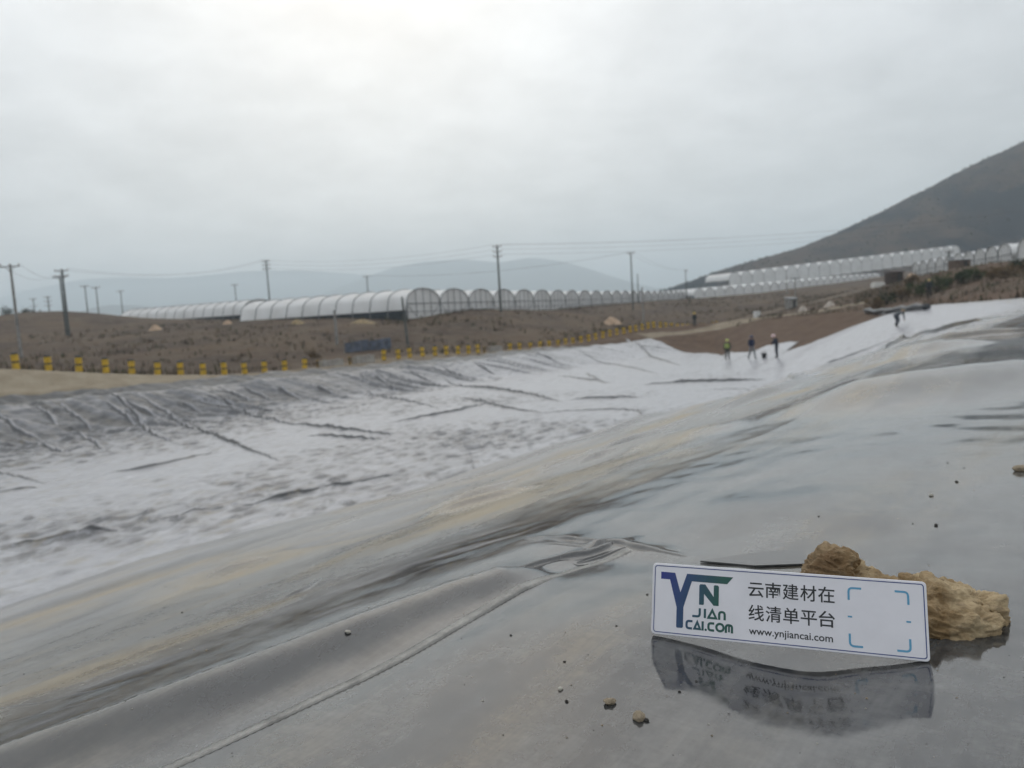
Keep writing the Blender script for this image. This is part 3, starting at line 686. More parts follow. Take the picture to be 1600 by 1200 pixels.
for st_ in [stroke([(38.2, 23.1), (38.2, 16.7), (32.4, 16.7)], LW, rnd=2.2), stroke([(42.2, 23.0), (42.2, 15.9)], LW), stroke([(47.9, 22.3), (44.9, 16.4), (50.9, 16.4)], LW*.95, True), stroke([(53.2, 15.6), (53.2, 21.6), (57.4, 21.6), (57.4, 15.6)], LW, rnd=2.2),
            stroke([(32.7, 12.6), (28.1, 12.6), (28.1, 7.1), (32.4, 7.1)], LW, rnd=2), stroke([(36.4, 12.3), (34.2, 7.2), (38.6, 7.2)], LW*.95, True), stroke([(40.6, 13.3), (40.6, 6.3)], LW), [circ(43.0, 7.1, .95, 12)], stroke([(49.5, 12.4), (45.1, 12.4), (45.1, 7.1), (49.5, 7.1)], LW, rnd=2),
            stroke(circ(53.9, 9.8, 2.75), LW, True), stroke([(58.4, 6.3), (58.4, 12.2), (63.0, 12.2), (63.0, 6.3)], LW, rnd=2) + stroke([(60.75, 12.0), (60.75, 6.9)], LW*.8)]:
    flat('logo_letter', st_, M_LOGO)
def lettering(text, x0, x1, y0, size, bold, material, name='lettering'):
    cu = bpy.data.curves.new(name, 'FONT'); cu.body = text; cu.size = size*K; cu.offset = bold*K; cu.resolution_u = 3
    to = bpy.data.objects.new('tmp_text', cu); COL.objects.link(to); bpy.context.view_layer.update()
    me = bpy.data.meshes.new_from_object(to.evaluated_get(bpy.context.evaluated_depsgraph_get())); bpy.data.objects.remove(to)
    n = len(me.vertices); co = np.zeros(n*3, np.float32); me.vertices.foreach_get('co', co); co = co.reshape(-1, 3)/K
    sx = (x1-x0)/(co[:, 0].max()-co[:, 0].min()); co[:, 0] = x0+(co[:, 0]-co[:, 0].min())*sx; co[:, 1] = y0+co[:, 1]; co[:, 2] = PZ
    me.vertices.foreach_set('co', (co*K).ravel()); me.materials.clear(); me.materials.append(material); me.update(); me.name = name
    o = bpy.data.objects.new(name, me); COL.objects.link(o); o.parent = sign; return o
for i, ch in enumerate('云南建材在'): lettering(ch, 75.0+12.75*i, 86.6+12.75*i, 36.4, 12.6, .13, M_BLACK)
for i, ch in enumerate('线清单平台'): lettering(ch, 75.3+12.7*i, 86.8+12.7*i, 18.6, 12.6, .13, M_BLACK)
lettering('www.ynjiancai.com', 75.6, 135.8, 7.2, 7.6, .09, M_BLACK)
for pts in ([(147.4, 38.8), (147.4, 47.6), (156.2, 47.6)], [(178.8, 47.6), (187.6, 47.6), (187.6, 38.6)], [(147.4, 14.6), (147.4, 5.8), (156.2, 5.8)], [(178.9, 5.8), (187.6, 5.8), (187.6, 14.6)]):
    flat('corner_bracket', stroke(pts, 1.5, rnd=3), M_BLUE)
for a, b in (((146.4, 26.7), (149.4, 26.7)), ((185.7, 26.6), (188.7, 26.6))): flat('tick_mark', stroke([a, b], 1.2), M_BLUE)

def rock_material():
    m = bpy.data.materials.new('weathered_stone'); m.use_nodes = True; nt = m.node_tree; b = nt.nodes['Principled BSDF']
    pos = nt.nodes.new('ShaderNodeTexCoord').outputs['Object']
    n1 = noise_n(nt, pos, 22, 8, .65, .5); n2 = noise_n(nt, scale_v(nt, pos, (60, 90, 220)), 1.0, 6, .7, .6); n3 = noise_n(nt, pos, 160, 6, .75)
    s = nt.nodes.new('ShaderNodeSeparateXYZ'); nt.links.new(pos, s.inputs[0])
    c = mix_c(nt, map_r(nt, n1, .36, .62), (.26, .175, .088), (.47, .365, .225))
    left = map_r(nt, s.outputs[0], -.075, -.02, 1, 0)   # the smaller lobe is a browner stone
    c = mix_c(nt, math_n(nt, 'MULTIPLY', left, map_r(nt, n1, .3, .66, 1, .55)), c, (.15, .092, .048))
    c = mix_c(nt, math_n(nt, 'MULTIPLY', map_r(nt, n2, .52, .72), .75), c, (.13, .095, .06))
    c = mix_c(nt, math_n(nt, 'MULTIPLY', map_r(nt, n3, .55, .75), .45), c, (.55, .47, .34))
    nt.links.new(c, b.inputs['Base Color']); b.inputs['Roughness'].default_value = .9; b.inputs['Specular IOR Level'].default_value = .25
    bmp = nt.nodes.new('ShaderNodeBump'); bmp.inputs['Strength'].default_value = .9; bmp.inputs['Distance'].default_value = .004
    nt.links.new(math_n(nt, 'ADD', math_n(nt, 'MULTIPLY', n2, .7), math_n(nt, 'MULTIPLY', n3, .4)), bmp.inputs['Height']); nt.links.new(bmp.outputs[0], b.inputs['Normal'])
    return m
M_ROCK = rock_material()
def build_rock():
    # lobes given by photo pixel centre, depth and radii (right, up, depth in metres)
    lobes = [((1302, 893, .70), (.030, .027, .030)), ((1292, 915, .69), (.033, .028, .028)), ((1350, 925, .69), (.035, .022, .032)), ((1400, 945, .67), (.045, .030, .035)),
             ((1450, 948, .655), (.043, .033, .04)), ((1500, 958, .65), (.030, .032, .036)), ((1486, 975, .605), (.034, .026, .034)), ((1530, 958, .62), (.017, .022, .026)), ((1440, 978, .607), (.036, .026, .030)), ((1470, 945, .625), (.036, .026, .034))]
    c0 = np.array(P(1420, 950, .67)); bmj = bmesh.new()
    for (px, py, z), r in lobes:
        c = P(px, py, z)-c0
        g = bmesh.ops.create_icosphere(bmj, subdivisions=3, radius=1)
        for v in g['verts']:
            w = v.co; q = RT*w.x*r[0]*.93+UP*w.y*r[1]*.86+FW*w.z*r[2]*.9+c-UP*.006; v.co = Vector(q)
    me = bpy.data.meshes.new('rock'); bmj.to_mesh(me); bmj.free()
    o = bpy.data.objects.new('rock', me); COL.objects.link(o)
    md = o.modifiers.new('r', 'REMESH'); md.mode = 'VOXEL'; md.voxel_size = .0011
    bpy.context.view_layer.update()
    me2 = bpy.data.meshes.new_from_object(o.evaluated_get(bpy.context.evaluated_depsgraph_get())); o.modifiers.clear(); o.data = me2
    me2.name = 'rock'; me2.materials.append(M_ROCK)
    nv = len(me2.vertices); nrm = np.zeros(nv*3, np.float32); me2.vertices.foreach_get('normal', nrm); nrm = nrm.reshape(-1, 3)
    gr = Vector((.25, .1, 1)).normalized()            # bedding of the stone
    for i, v in enumerate(me2.vertices):
        p = v.co.copy(); n = Vector(nrm[i])
        a = mnoise.fractal(p*38, 1, 2, 4)
        cell = mnoise.voronoi(p*52+Vector((3, 1, 2)))[0]; fac = (cell[1]-cell[0])
        q = p + gr*p.dot(gr)*5; lay = mnoise.fractal(q*70+Vector((5, 5, 5)), .9, 2.1, 3)
        stp = math.floor(p.dot(gr)*190+1.5*mnoise.noise(p*30))
        ledge = mnoise.noise(Vector((stp*3.7, p.x*18, p.y*18)))
        v.co = p + n*(-.0015 + .0085*a + .0070*min(fac, .5) + .0024*lay + .0038*ledge + .0008*mnoise.noise(p*400))
    me2.update(); me2.polygons.foreach_set('use_smooth', [True]*len(me2.polygons))
    zmin = min(v.co.z for v in me2.vertices)
    o.location = c0
    # let it rest on the membrane
    low = [Vector(v.co)+o.location for v in me2.vertices if v.co.z < zmin+.03]
    xs = np.array([(v.x, v.y, v.z) for v in low]); u, v_ = uv(xs[:, 0], xs[:, 1]); lz = LZ(xs[:, 0], xs[:, 1], u, v_, pond(u, v_)[0], v_-vcrest(u))
    gap = np.percentile(xs[:, 2]-lz, 2); print('rock gap', gap)
    o.location.z -= max(-.004, min(.02, gap))
    return tag(o, 'knobbly tan and brown rock lying behind the white sign plate', 'rock')
rock = build_rock()
for c in ('BL', 'BR'):
    p = {'BL': BL, 'BR': BR}[c]; print(c, p, 'liner', liner_pt(p)[2])

# creased strips of membrane pinched up where the sheets meet
def fold_strip(pix, wid, hgt, taper=.3, over=.45, seed=0, step=.003, floor=False, bank=False):
    q = np.array([hit(*p, 150)[:2] for p in pix]); seg = np.r_[0, np.cumsum(np.hypot(*np.diff(q, axis=0).T))]
    n = max(24, int(seg[-1]/step)); s = np.linspace(0, seg[-1], n); c = np.stack([np.interp(s, seg, q[:, 0]), np.interp(s, seg, q[:, 1])], 1)
    k = np.hanning(max(5, n//6)); k /= k.sum(); h_ = len(k)//2
    c = np.stack([np.convolve(np.pad(c[:, i], (h_, len(k)-1-h_), mode='reflect', reflect_type='odd'), k, 'valid') for i in (0, 1)], 1)
    t = np.gradient(c, axis=0); t /= np.linalg.norm(t, axis=1, keepdims=True); nrm = np.stack([-t[:, 1], t[:, 0]], 1)
    sgn = np.sign((nrm*c).sum(1)).mean(); nrm = nrm*(1 if sgn > 0 else -1)          # nrm points away from the berm top
    tt = s/seg[-1]; pr = np.clip(np.minimum(tt, 1-tt)/taper, 0, 1)**.7*(1+.35*perlin(s*.084/step, s*0+seed*3.1)); pw = .45+.55*pr
    wob = wid*(.4 if floor else .25)*perlin(s*.066/step, s*0+seed*5.3+2)
    prof = [(2.4, -.12), (1.3, .04), (.7, .26), (.22, .85), (.0, 1.0), (-.14, .86), (-.24, .5), (-.34, .16), (-.6, .03), (-1.4, -.12)]
    V = []
    for o, h in prof:
        sk = c+nrm*((o*wid*pw+wob)[:, None])
        u, v = uv(sk[:, 0], sk[:, 1]); z = LZ(sk[:, 0], sk[:, 1], u, v, pond(u, v)[0], v-vcrest(u))
        V.append(np.stack([sk[:, 0], sk[:, 1], z+h*hgt*pr - .0005], 1))
    V = np.array(V).transpose(1, 0, 2); m = len(prof); idx = np.arange(n*m).reshape(n, m)
    F_ = np.stack([idx[:-1, :-1], idx[1:, :-1], idx[1:, 1:], idx[:-1, 1:]], -1).reshape(-1, 4)
    V = V.reshape(-1, 3); o = fast_mesh('fold', V, F_, M_LINER, liner)
    u, v = uv(V[:, 0], V[:, 1]); ca = o.data.attributes.new('uvn', 'FLOAT_VECTOR', 'POINT')
    ca.data.foreach_set('vector', np.stack([u, v, v-vcrest(u)], 1).astype(np.float32).ravel())
    ca = o.data.attributes.new('keep', 'FLOAT', 'POINT'); ca.data.foreach_set('value', np.full(len(V), .15 if floor else .4, np.float32))
    if floor:                                          # painted light and shade: pale tops and far sides, dark near faces
        si = np.tile(np.array([.1, .2, .5, .85, .85, .5, .15, .05, .05, .05] if bank else [.85, .85, .8, .6, .3, .0, .0, .1, .6, .85])[:m], n); ca = o.data.attributes.new('silt', 'FLOAT', 'POINT'); ca.data.foreach_set('value', si.astype(np.float32))
    return o
for i, (pix, w, h) in enumerate([([(818, 853), (850, 858), (900, 866), (960, 872), (1020, 884), (1080, 890)], .022, .006), ([(835, 869), (880, 874), (925, 880), (950, 884)], .012, .002),
        ([(735, 948), (800, 921), (860, 902), (915, 890), (950, 879), (972, 868)], .018, .006), ([(760, 925), (820, 909), (880, 899), (930, 888)], .011, .0025), ([(925, 884), (945, 873), (975, 866), (990, 868)], .024, .006), ([(742, 937), (810, 916), (870, 903)], .008, .0018),
        ([(436, 948), (468, 934), (505, 911)], .014, .005), ([(-60, 1133), (60, 1116), (150, 1097), (240, 1074)], .006, .0018), ([(-60, 1166), (110, 1122), (215, 1094)], .004, .001), ([(900, 905), (940, 893), (985, 878)], .008, .0025)]):
    fold_strip(pix, w, h, seed=i)
for i, (pix, A, w) in enumerate(FLOOR_FOLDS): fold_strip(pix, w*1.1, A*(.34 if pix[0][1] > 690 else .75), taper=.35, seed=40+i, step=.06, floor=True)
for i, pix in enumerate([[(95, 634), (120, 655), (142, 674)], [(165, 629), (187, 648), (210, 666)], [(188, 627), (220, 642), (256, 657)], [(228, 625), (260, 646), (292, 668)], [(246, 620), (280, 634), (316, 647)], [(318, 616), (340, 626), (366, 637)],
        [(348, 610), (368, 618), (390, 627)], [(421, 605), (445, 615), (472, 626)], [(0, 655), (22, 672), (64, 689)], [(24, 686), (60, 698), (106, 709)], [(120, 676), (140, 690), (162, 704)], [(560, 587), (582, 601)], [(584, 589), (600, 599), (618, 611)],
        [(740, 567), (756, 576), (774, 586)], [(480, 600), (500, 610), (522, 618)], [(640, 580), (656, 590), (676, 599)], [(690, 573), (706, 583), (724, 590)], [(840, 553), (856, 562), (876, 570)], [(60, 640), (80, 655), (92, 668)], [(380, 608), (400, 617), (424, 627)]]):
    fold_strip(pix, .20, .13, taper=.45, seed=80+i, step=.07, floor=True, bank=True)
# flat grey patch of membrane lying behind the sign
pp = [on_liner(*q) for q in [(1095, 899), (1185, 884), (1240, 878), (1258, 884), (1262, 900), (1180, 905)]]
tag(mesh_obj('membrane_offcut', [p+np.array((0, 0, .0022)) for p in pp]+[p+np.array((0, 0, .0004)) for p in pp], [tuple(range(6)), tuple(range(11, 5, -1))]+[(i, i+6, (i+1) % 6+6, (i+1) % 6) for i in range(6)], M_LINER, smooth=False),
    'thin grey membrane offcut lying flat between the white sign and the rock', 'offcut')

# ------------------------------------------------------------------ pebbles and grit on the membrane
M_PEB = [mat('pebble_tan', (.42, .34, .24), .9, .3, 150, bump=.5), mat('pebble_pale', (.6, .57, .5), .9, .2, 150, bump=.5), mat('pebble_dark', (.05, .045, .04), .9, .3, 150, bump=.5)]
def pebble_mesh(seed, material):
    bm = bmesh.new(); bmesh.ops.create_icosphere(bm, subdivisions=2, radius=1); off = Vector((seed*3.1, seed*1.7, 0))
    for v in bm.verts:
        v.co *= 1+.45*mnoise.noise(v.co*1.3+off)+.15*mnoise.noise(v.co*3.5+off); v.co.z *= .65; v.co.x *= 1.25
    me = bpy.data.meshes.new('pebble'); bm.to_mesh(me); bm.free(); me.materials.append(material); return me
for i, (px, py, r, k, lab) in enumerate([(955, 1141, .0034, 0, 'tan brown pebble on the grey membrane below the left end of the sign'), (1001, 1163, .0040, 0, 'largest tan pebble in front of the sign near the bottom edge'), (548, 1042, .0026, 1, 'small pale pebble beside the weld seam left of the centre'),
        (878, 1120, .0018, 1, 'tiny pale pebble left of the tan pebbles in front'), (888, 1138, .0012, 2, 'tiny dark pebble below a pale one left of the tan pebbles'), (1455, 791, .0026, 1, 'pale pebble lying on the membrane above the rock'), (1495, 768, .002, 2, 'dark pebble on the membrane up right of the pale one'),
        (1594, 751, .008, 0, 'brown clod of earth at the right edge of the membrane'), (1463, 838, .002, 2, 'small dark pebble just above the right part of the rock'), (1012, 1166, .0016, 2, 'dark crumb beside the largest tan pebble')]):
    p = on_liner(px, py); o = bpy.data.objects.new('pebble', pebble_mesh(i+1, M_PEB[k])); COL.objects.link(o)
    o.location = p+np.array((0, 0, r*.45)); o.scale = (r,)*3; o.rotation_euler.z = i*1.3; tag(o, lab, 'pebble', 'pebbles on the membrane')
gm = MB(); g_i = [(0, 1, 2), (0, 2, 3), (0, 3, 1), (4, 2, 1), (4, 3, 2), (4, 1, 3)]
pts = []
while len(pts) < 220:
    px, py = random.uniform(-60, 1660), 620+600*random.random()**.8
    clus = float(fbm(np.array([px/90]), np.array([py/60]), 2, 81)[0])
    if random.random() > .25+1.5*max(0, clus): continue
    h = hit(px, py, 60)
    if h is None: continue
    pts.append(h)
pa = np.array(pts); u_, v_ = uv(pa[:, 0], pa[:, 1]); pz = LZ(pa[:, 0], pa[:, 1], u_, v_, pond(u_, v_)[0], v_-vcrest(u_))
for (x, y, _), z in zip(pts, pz):
    r = random.uniform(.0002, .00055)*(1+1.2*min(4, math.hypot(x, y)))*random.choice((.6, .8, 1, 1.6)); a = random.random()*6
    gm.add([(x, y, z+r)]+[(x+r*math.cos(a+k*2.1)*1.2, y+r*math.sin(a+k*2.1), z+r*.3) for k in range(3)]+[(x, y, z-r*.4)], g_i, random.choice((2, 2, 0, 0, 1)))
tag(gm.build('grit', M_PEB), 'scattered grit on the grey membrane', 'grit', kind='stuff')

# ------------------------------------------------------------------ bollards, concrete blocks, things along the road
M_YEL = mat('yellow_paint', (.62, .40, .03), .6, .18, 12); M_BLK = mat('black_paint', (.03, .03, .03), .6, .2, 10); M_CONC = mat('concrete', (.36, .34, .31), .9, .2, 3, bump=.3); M_STEEL = mat('dull_steel', (.30, .31, .32), .5, .2, 20, metal=.3)
def v_line(px, py, vv):                               # point on the line v = vv seen at a pixel column
    q = P(px, py, 1.0); _, v1 = uv(q[0], q[1]); Z = vv/v1; q = q*Z; return np.array([q[0], q[1], gz(q[0], q[1])])
bproto = None
def bollard(px, py, lab):
    global bproto
    p = v_line(px, py, 44.5)
    if bproto is None:
        bproto = empty('bollard', (0, 0, 0))
        m = MB(); m.lathe([(.155, -.3), (.155, .80), (.13, .84), (.05, .86)], 14); autosmooth(m.build('post', M_BLK, bproto))
        for z0, z1 in ((.02, .35), (.44, .76)):
            m = MB(); m.lathe([(.15, z0), (.166, z0+.004), (.166, z1-.004), (.15, z1)], 14); autosmooth(m.build('yellow_band', M_YEL, bproto))
        m = MB(); m.lathe([(.165, .80), (.17, .82), (.14, .86), (.05, .88)], 14); autosmooth(m.build('cap', M_BLK, bproto))
        o = bproto
    else: o = copy_tree(bproto)
    o.location = p; o.rotation_euler = (random.uniform(-.06, .06), random.uniform(-.06, .06), random.random()*6); sc = random.uniform(.95, 1.05); o.scale = (1.05, 1.05, sc)
    tag(o, lab, 'bollard', 'bollards along the road')
B1 = [27, 77, 124, 166, 206, 246, 282, 317, 350, 382, 413, 445, 476]; B2 = [600, 623, 641, 661, 680, 698, 716, 732, 747]
B3 = [797, 812, 829, 844, 858, 872, 884, 895, 908, 920, 931, 942, 953, 964, 975, 985, 994, 1004, 1013, 1022, 1032, 1041, 1050, 1059, 1067, 1074, 1080, 1095, 1100, 1107, 1114, 1120]
by = lambda x: np.interp(x, [27, 246, 476, 600, 747, 812, 1000, 1110], [586, 579, 574, 565, 552, 545, 519, 511])
for run, nm in ((B1, 'left run'), (B2, 'middle run'), (B3, 'long right run')):
    for i, x in enumerate(run): bollard(x, float(by(x)), f'yellow and black bollard, {ORD[i]} from the left in the {nm}')
def block(px, py, w, h, dep, lab):
    p = v_line(px, py, 44.2); o = empty('concrete_block', p, lab, 'concrete block', 'concrete blocks on the road edge', AZ*-1+R(90))
    bm = bmesh.new(); bmesh.ops.create_cube(bm, size=1)
    for v in bm.verts: v.co = Vector((v.co.x*w, v.co.y*dep*(1 if v.co.z < 0 else .8), v.co.z*h+h*.5-.05))
    bmesh.ops.bevel(bm, geom=bm.edges[:], offset=.03, segments=2, affect='EDGES')
    me = bpy.data.meshes.new('body'); bm.to_mesh(me); bm.free(); me.materials.append(M_CONC); b = bpy.data.objects.new('body', me); COL.objects.link(b); b.parent = o
    for sx in (-.3, .3):
        m = MB(); m.tube([(sx*w-.07, 0, h-.06), (sx*w-.06, 0, h+.03), (sx*w+.06, 0, h+.03), (sx*w+.07, 0, h-.06)], .015, 6); m.build('lifting_loop', M_STEEL, o)
block(518, 572, 1.9, .55, .6, 'long grey concrete block right of the left bollard run'); block(569, 569, 1.75, .6, .6, 'grey concrete block just left of the middle bollard run'); block(774, 550, 1.5, .6, .6, 'grey concrete block between the middle and right bollard runs')
def short_post(px, py, lab):
    p = v_line(px, py, 44.5); o = empty('marker_post', p, lab, 'post', 'worn posts beside the concrete blocks')
    m = MB(); m.lathe([(.12, -.2), (.11, .55), (.06, .58)], 10); m.build('post', mat('worn_yellow', (.30, .20, .06), .8, .4, 8), o)
    m = MB(); m.lathe([(.118, .3), (.122, .31), (.122, .42), (.118, .43)], 10); m.build('dark_band', M_BLK, o)
short_post(497, 574, 'worn short post left of the long concrete block'); short_post(547, 571, 'worn short post between the two left concrete blocks'); short_post(757, 552, 'worn short post at the right end of the middle bollard run')
# low blue corrugated fence behind the road
p0 = P(540, 556, 66); p1 = P(612, 552, 70); bf = empty('sheet_fence', (p0[0], p0[1], gz(p0[0], p0[1])), 'low faded blue corrugated sheet fence behind the road', 'fence')
M_BLUEF = mat('faded_blue_sheet', (.16, .19, .25), .6, .25, 2)
dv = (p1-p0)[:2]; L = np.hypot(*dv); bf.rotation_euler.z = math.atan2(dv[1], dv[0])
for k in range(6):
    m = MB(); x0 = L*k/6; n = 12; V = []
    for i in range(n+1):
        x = x0+.02+(L/6-.04)*i/n; y = .04*math.sin(i*math.pi)+(.035 if i % 2 else -.035)
        V += [(x, y, -.2), (x, y, .95+.06*((k*7) % 3-1))]
    V += [(x, y+.012, z) for x, y, z in V]; q = 2*(n+1)
    Fc = [(2*i, 2*i+2, 2*i+3, 2*i+1) for i in range(n)]+[(q+2*i, q+2*i+1, q+2*i+3, q+2*i+2) for i in range(n)]+[(2*i+1, 2*i+3, q+2*i+3, q+2*i+1) for i in range(n)]
    m.add(V, Fc); m.build('sheet', M_BLUEF, bf)
    m = MB(); m.box((x0, .08, .4), (.03, .03, .65)); m.build('fence_post', M_STEEL, bf)
# heaps of sand and straw
def heap(px, py, Z, w, h, material, name, lab, seed):
    q = P(px, py, Z); n = 28; V = []; Fc = []
    for j in range(9):
        t = j/8; rr = t**.85
        for k in range(n):
            a = 2*math.pi*k/n; e = 1+.22*mnoise.noise(Vector((math.cos(a)*1.3+seed, math.sin(a)*1.3, t)))
            x, y = w/2*rr*math.cos(a)*e, w/2*.75*rr*math.sin(a)*e; V.append((x, y, h*.8*(.5+.5*math.cos(math.pi*t))**.9*(1+.18*mnoise.noise(Vector((x*1.6, y*1.6, seed))))-.15*t))
    Fc = [(j*n+k, (j+1)*n+k, (j+1)*n+(k+1) % n, j*n+(k+1) % n) for j in range(8) for k in range(n)]+[tuple(range(n))]
    o = mesh_obj(name, V, Fc, material); o.location = (q[0], q[1], gz(q[0], q[1])); return tag(o, lab, name.split('_')[1], 'heaps on the field')
M_SAND = mat('pale_sand', (.50, .36, .25), .95, .15, 2, bump=.4); M_STRAW = mat('dry_straw', (.34, .26, .15), .95, .3, 4, bump=.8); M_PILE = mat('pale_gravel', (.52, .46, .40), .95, .2, 3, bump=.5)
heap(955, 490, 118, 3.6, 1.35, M_SAND, 'sand_heap', 'large tan sand heap in front of the greenhouse gables', 1)
heap(243, 518, 108, 2.3, .9, M_SAND, 'sand_heap', 'left of two small tan heaps below the far left tunnel', 2)
heap(357, 520, 104, 2.2, .85, M_SAND, 'sand_heap', 'right of two small tan heaps below the far left tunnel', 3)
heap(465, 511, 95, 2.4, .8, M_STRAW, 'straw_heap', 'low straw coloured heap at the foot of the greenhouse side', 4)
heap(565, 507, 94, 4.5, .6, M_STRAW, 'straw_heap', 'long low straw coloured heap near the greenhouse corner', 5)
heap(1255, 494, 93, 1.6, .8, M_PILE, 'gravel_heap', 'small pale gravel heap above the earth track', 6)
heap(1298, 482, 92, 1.7, .8, M_PILE, 'gravel_heap', 'pale gravel heap farther right above the earth track', 7)
heap(1425, 451, 115, 3.4, 1.5, M_SAND, 'earth_heap', 'tan earth heap beside the dark hut', 8)

# ------------------------------------------------------------------ greenhouses
def film_material():
    m = bpy.data.materials.new('greenhouse_film'); m.use_nodes = True; nt = m.node_tree; b = nt.nodes['Principled BSDF']
    pos = nt.nodes.new('ShaderNodeTexCoord').outputs['Object']
    c = mix_c(nt, map_r(nt, noise_n(nt, pos, .35, 5, .6), .3, .7), (.82, .82, .81), (.94, .945, .945))
    nt.links.new(c, b.inputs['Base Color']); b.inputs['Roughness'].default_value = .35
    tr = nt.nodes.new('ShaderNodeBsdfTranslucent'); nt.links.new(c, tr.inputs[0])
    mx = nt.nodes.new('ShaderNodeMixShader'); mx.inputs[0].default_value = .32
    nt.links.new(b.outputs[0], mx.inputs[1]); nt.links.new(tr.outputs[0], mx.inputs[2]); nt.links.new(mx.outputs[0], nt.nodes['Material Output'].inputs[0]); return m
M_FILM = film_material(); M_HOOP = mat('galvanised_pipe', (.24, .25, .26), .5, .15, 5, metal=.4); M_DARKNET = mat('dark_shade_net', (.045, .055, .065), .9, .3, 1.5); M_GREENNET = mat('green_net', (.03, .06, .05), .9, .3, 1)
def greenhouse(corner, Rd, Ad, n, span, length, eave, top, zf, lab, group=None, bay=2.6, hoops=2, side=None, detail=True, gap=.0, hem=0.0, gable=True):
    Rd = np.array(Rd)/np.hypot(*Rd); Ad = np.array(Ad)/np.hypot(*Ad)
    z00 = zf(*corner); root = empty('greenhouse', (corner[0], corner[1], z00), lab, 'greenhouse', group)
    def W(i, r, a, h):                                # span index, across, along, height -> local coordinates
        p = Rd*(span*i+r)+Ad*a; return (p[0], p[1], zs[i]-z00+h)
    zs = [zf(*(np.array(corner)+Rd*span*(i+.5)+Ad*length*.2)) for i in range(n)]
    arc = [(span*(.5-.5*math.cos(math.pi*k/14)), eave+(top-eave)*math.sin(math.pi*k/14)**.85) for k in range(15)]
    nb = max(2, int(length/bay))
    for i in range(n):
        prof = list(arc)
        if i == 0 and side is not None: prof = [(-.25, side), (-.2, (side+eave)*.5)]+prof
        V = []; rows = nb*2+1; mth = len(prof)
        for j in range(rows):
            a = length*j/(rows-1)
            for k, (r, h) in enumerate(prof):
                sag = (.10 if j % 2 else 0)*math.sin(math.pi*min(1, k/(mth-1)))
                V.append(W(i, r, a, h-sag))
        Fc = [(j*mth+k, j*mth+k+1, (j+1)*mth+k+1, (j+1)*mth+k) for j in range(rows-1) for k in range(mth-1)]
        mesh_obj('roof_film', V, Fc, M_FILM, root)
        hl = range(nb+1) if i < hoops else (0,)
        for j in hl:
            m = MB(); m.tube([W(i, r+(0 if i or k > 1 or side is None else -.02), length*j/nb-(.06 if j == 0 else 0), h+.03) for k, (r, h) in enumerate(prof)], .075 if i < 8 else .09, 5); m.build('hoop', M_HOOP, root, True)
        if gable:
            V = [W(i, r, .08, h) for r, h in arc]+[W(i, span, .08, hem), W(i, 0, .08, hem)]
            mesh_obj('gable_film', V, [tuple(range(len(V)))], M_FILM, root, False)
        if detail:
            m = MB()
            for r in (span*.28, span*.5, span*.72):
                hh = np.interp(r, [a[0] for a in arc], [a[1] for a in arc]); m.tube([W(i, r, 0, -.3), W(i, r, 0, hh)], .045, 5)
            m.tube([W(i, 0, 0, eave), W(i, span, 0, eave)], .06, 5); m.tube([W(i, 0, 0, 0.9), W(i, span, 0, .9)], .04, 5)
            m.tube([W(i, 0, 0, eave), W(i, span*.28, 0, .2)], .035, 5); m.tube([W(i, span, 0, eave), W(i, span*.72, 0, .2)], .035, 5)
            m.build('gable_frame', M_HOOP, root, True)
        m = MB(); m.tube([W(i, 0, -.05, -.4), W(i, 0, -.05, eave)], .08, 6); m.build('post', M_HOOP, root, True)
    if side is not None:
        V = [W(0, -.15, 0, -1.2), W(0, -.15, length, -1.2), W(0, -.15, length, side+.1), W(0, -.15, 0, side+.1)]; V += [(x+Rd[0]*.05, y+Rd[1]*.05, z) for x, y, z in V]
        mesh_obj('side_net', V, [(0, 1, 2, 3), (4, 7, 6, 5), (0, 4, 5, 1), (3, 2, 6, 7), (0, 3, 7, 4), (1, 5, 6, 2)], M_DARKNET, root, False)
        for j in range(0, nb+1, 1):
            m = MB(); m.tube([W(0, -.25, length*j/nb, -.6), W(0, -.25, length*j/nb, side)], .06, 5); m.build('side_post', M_HOOP, root, True)
    return root
C2 = P(636, 490, 100)[:2]; A2d = np.array((-.92, .39)); R2d = np.array((.39, .92))
def zlev(a, b): return lambda x, y: a
def ztilt(x, y): return .15+.0*x
greenhouse(C2, R2d, A2d, 24, 9.4, 28, 2.0, 4.05, lambda x, y: float(np.interp(math.hypot(x-C2[0], y-C2[1]), [0, 90, 190, 240], [.15, .15, .5, 1.2])), 'long white multi-span film greenhouse with arched gables behind the field', hoops=3, side=1.15)
C1 = P(382, 497, 150)[:2]
greenhouse(C1, R2d, A2d, 4, 9.4, 34, 2.0, 4.1, lambda x, y: 1.9, 'separate white film greenhouse at far left of the field', hoops=2, side=1.1)
def row_between(pa, za, pb, zb, n, length, eave, top, lab, ba, bb, **kw):
    a = P(*pa, za); b = P(*pb, zb); d = (b-a)[:2]; sp_ = np.hypot(*d)/n; Rr = d/np.hypot(*d); Ad = np.array((-Rr[1], Rr[0]))
    Ls = np.hypot(*d)
    zf = lambda x, y: float(np.interp((np.array((x, y))-a[:2]) @ Rr, [0, Ls], [ba if ba is not None else a[2], bb if bb is not None else b[2]]))
    return greenhouse(a[:2], Rr, Ad, n, sp_, length, eave, top, zf, lab, **kw)
row_between((1085, 470), 290, (1376, 439), 400, 24, 30, 1.9, 4.4, 'distant low row of white tunnels below the hill', None, None, hoops=0, detail=False, gable=True)
row_between((1140, 455), 420, (1500, 408), 470, 22, 24, 6.0, 10.0, 'upper pale greenhouse block with dark openings at the foot of the hill', None, None, hoops=0, detail=False, gable=True, hem=1.2)
row_between((1426, 438), 165, (1580, 416), 118, 10, 36, 1.9, 3.7, 'nearest white tunnels at the right edge with open hooped gables', None, None, hoops=0, detail=True)
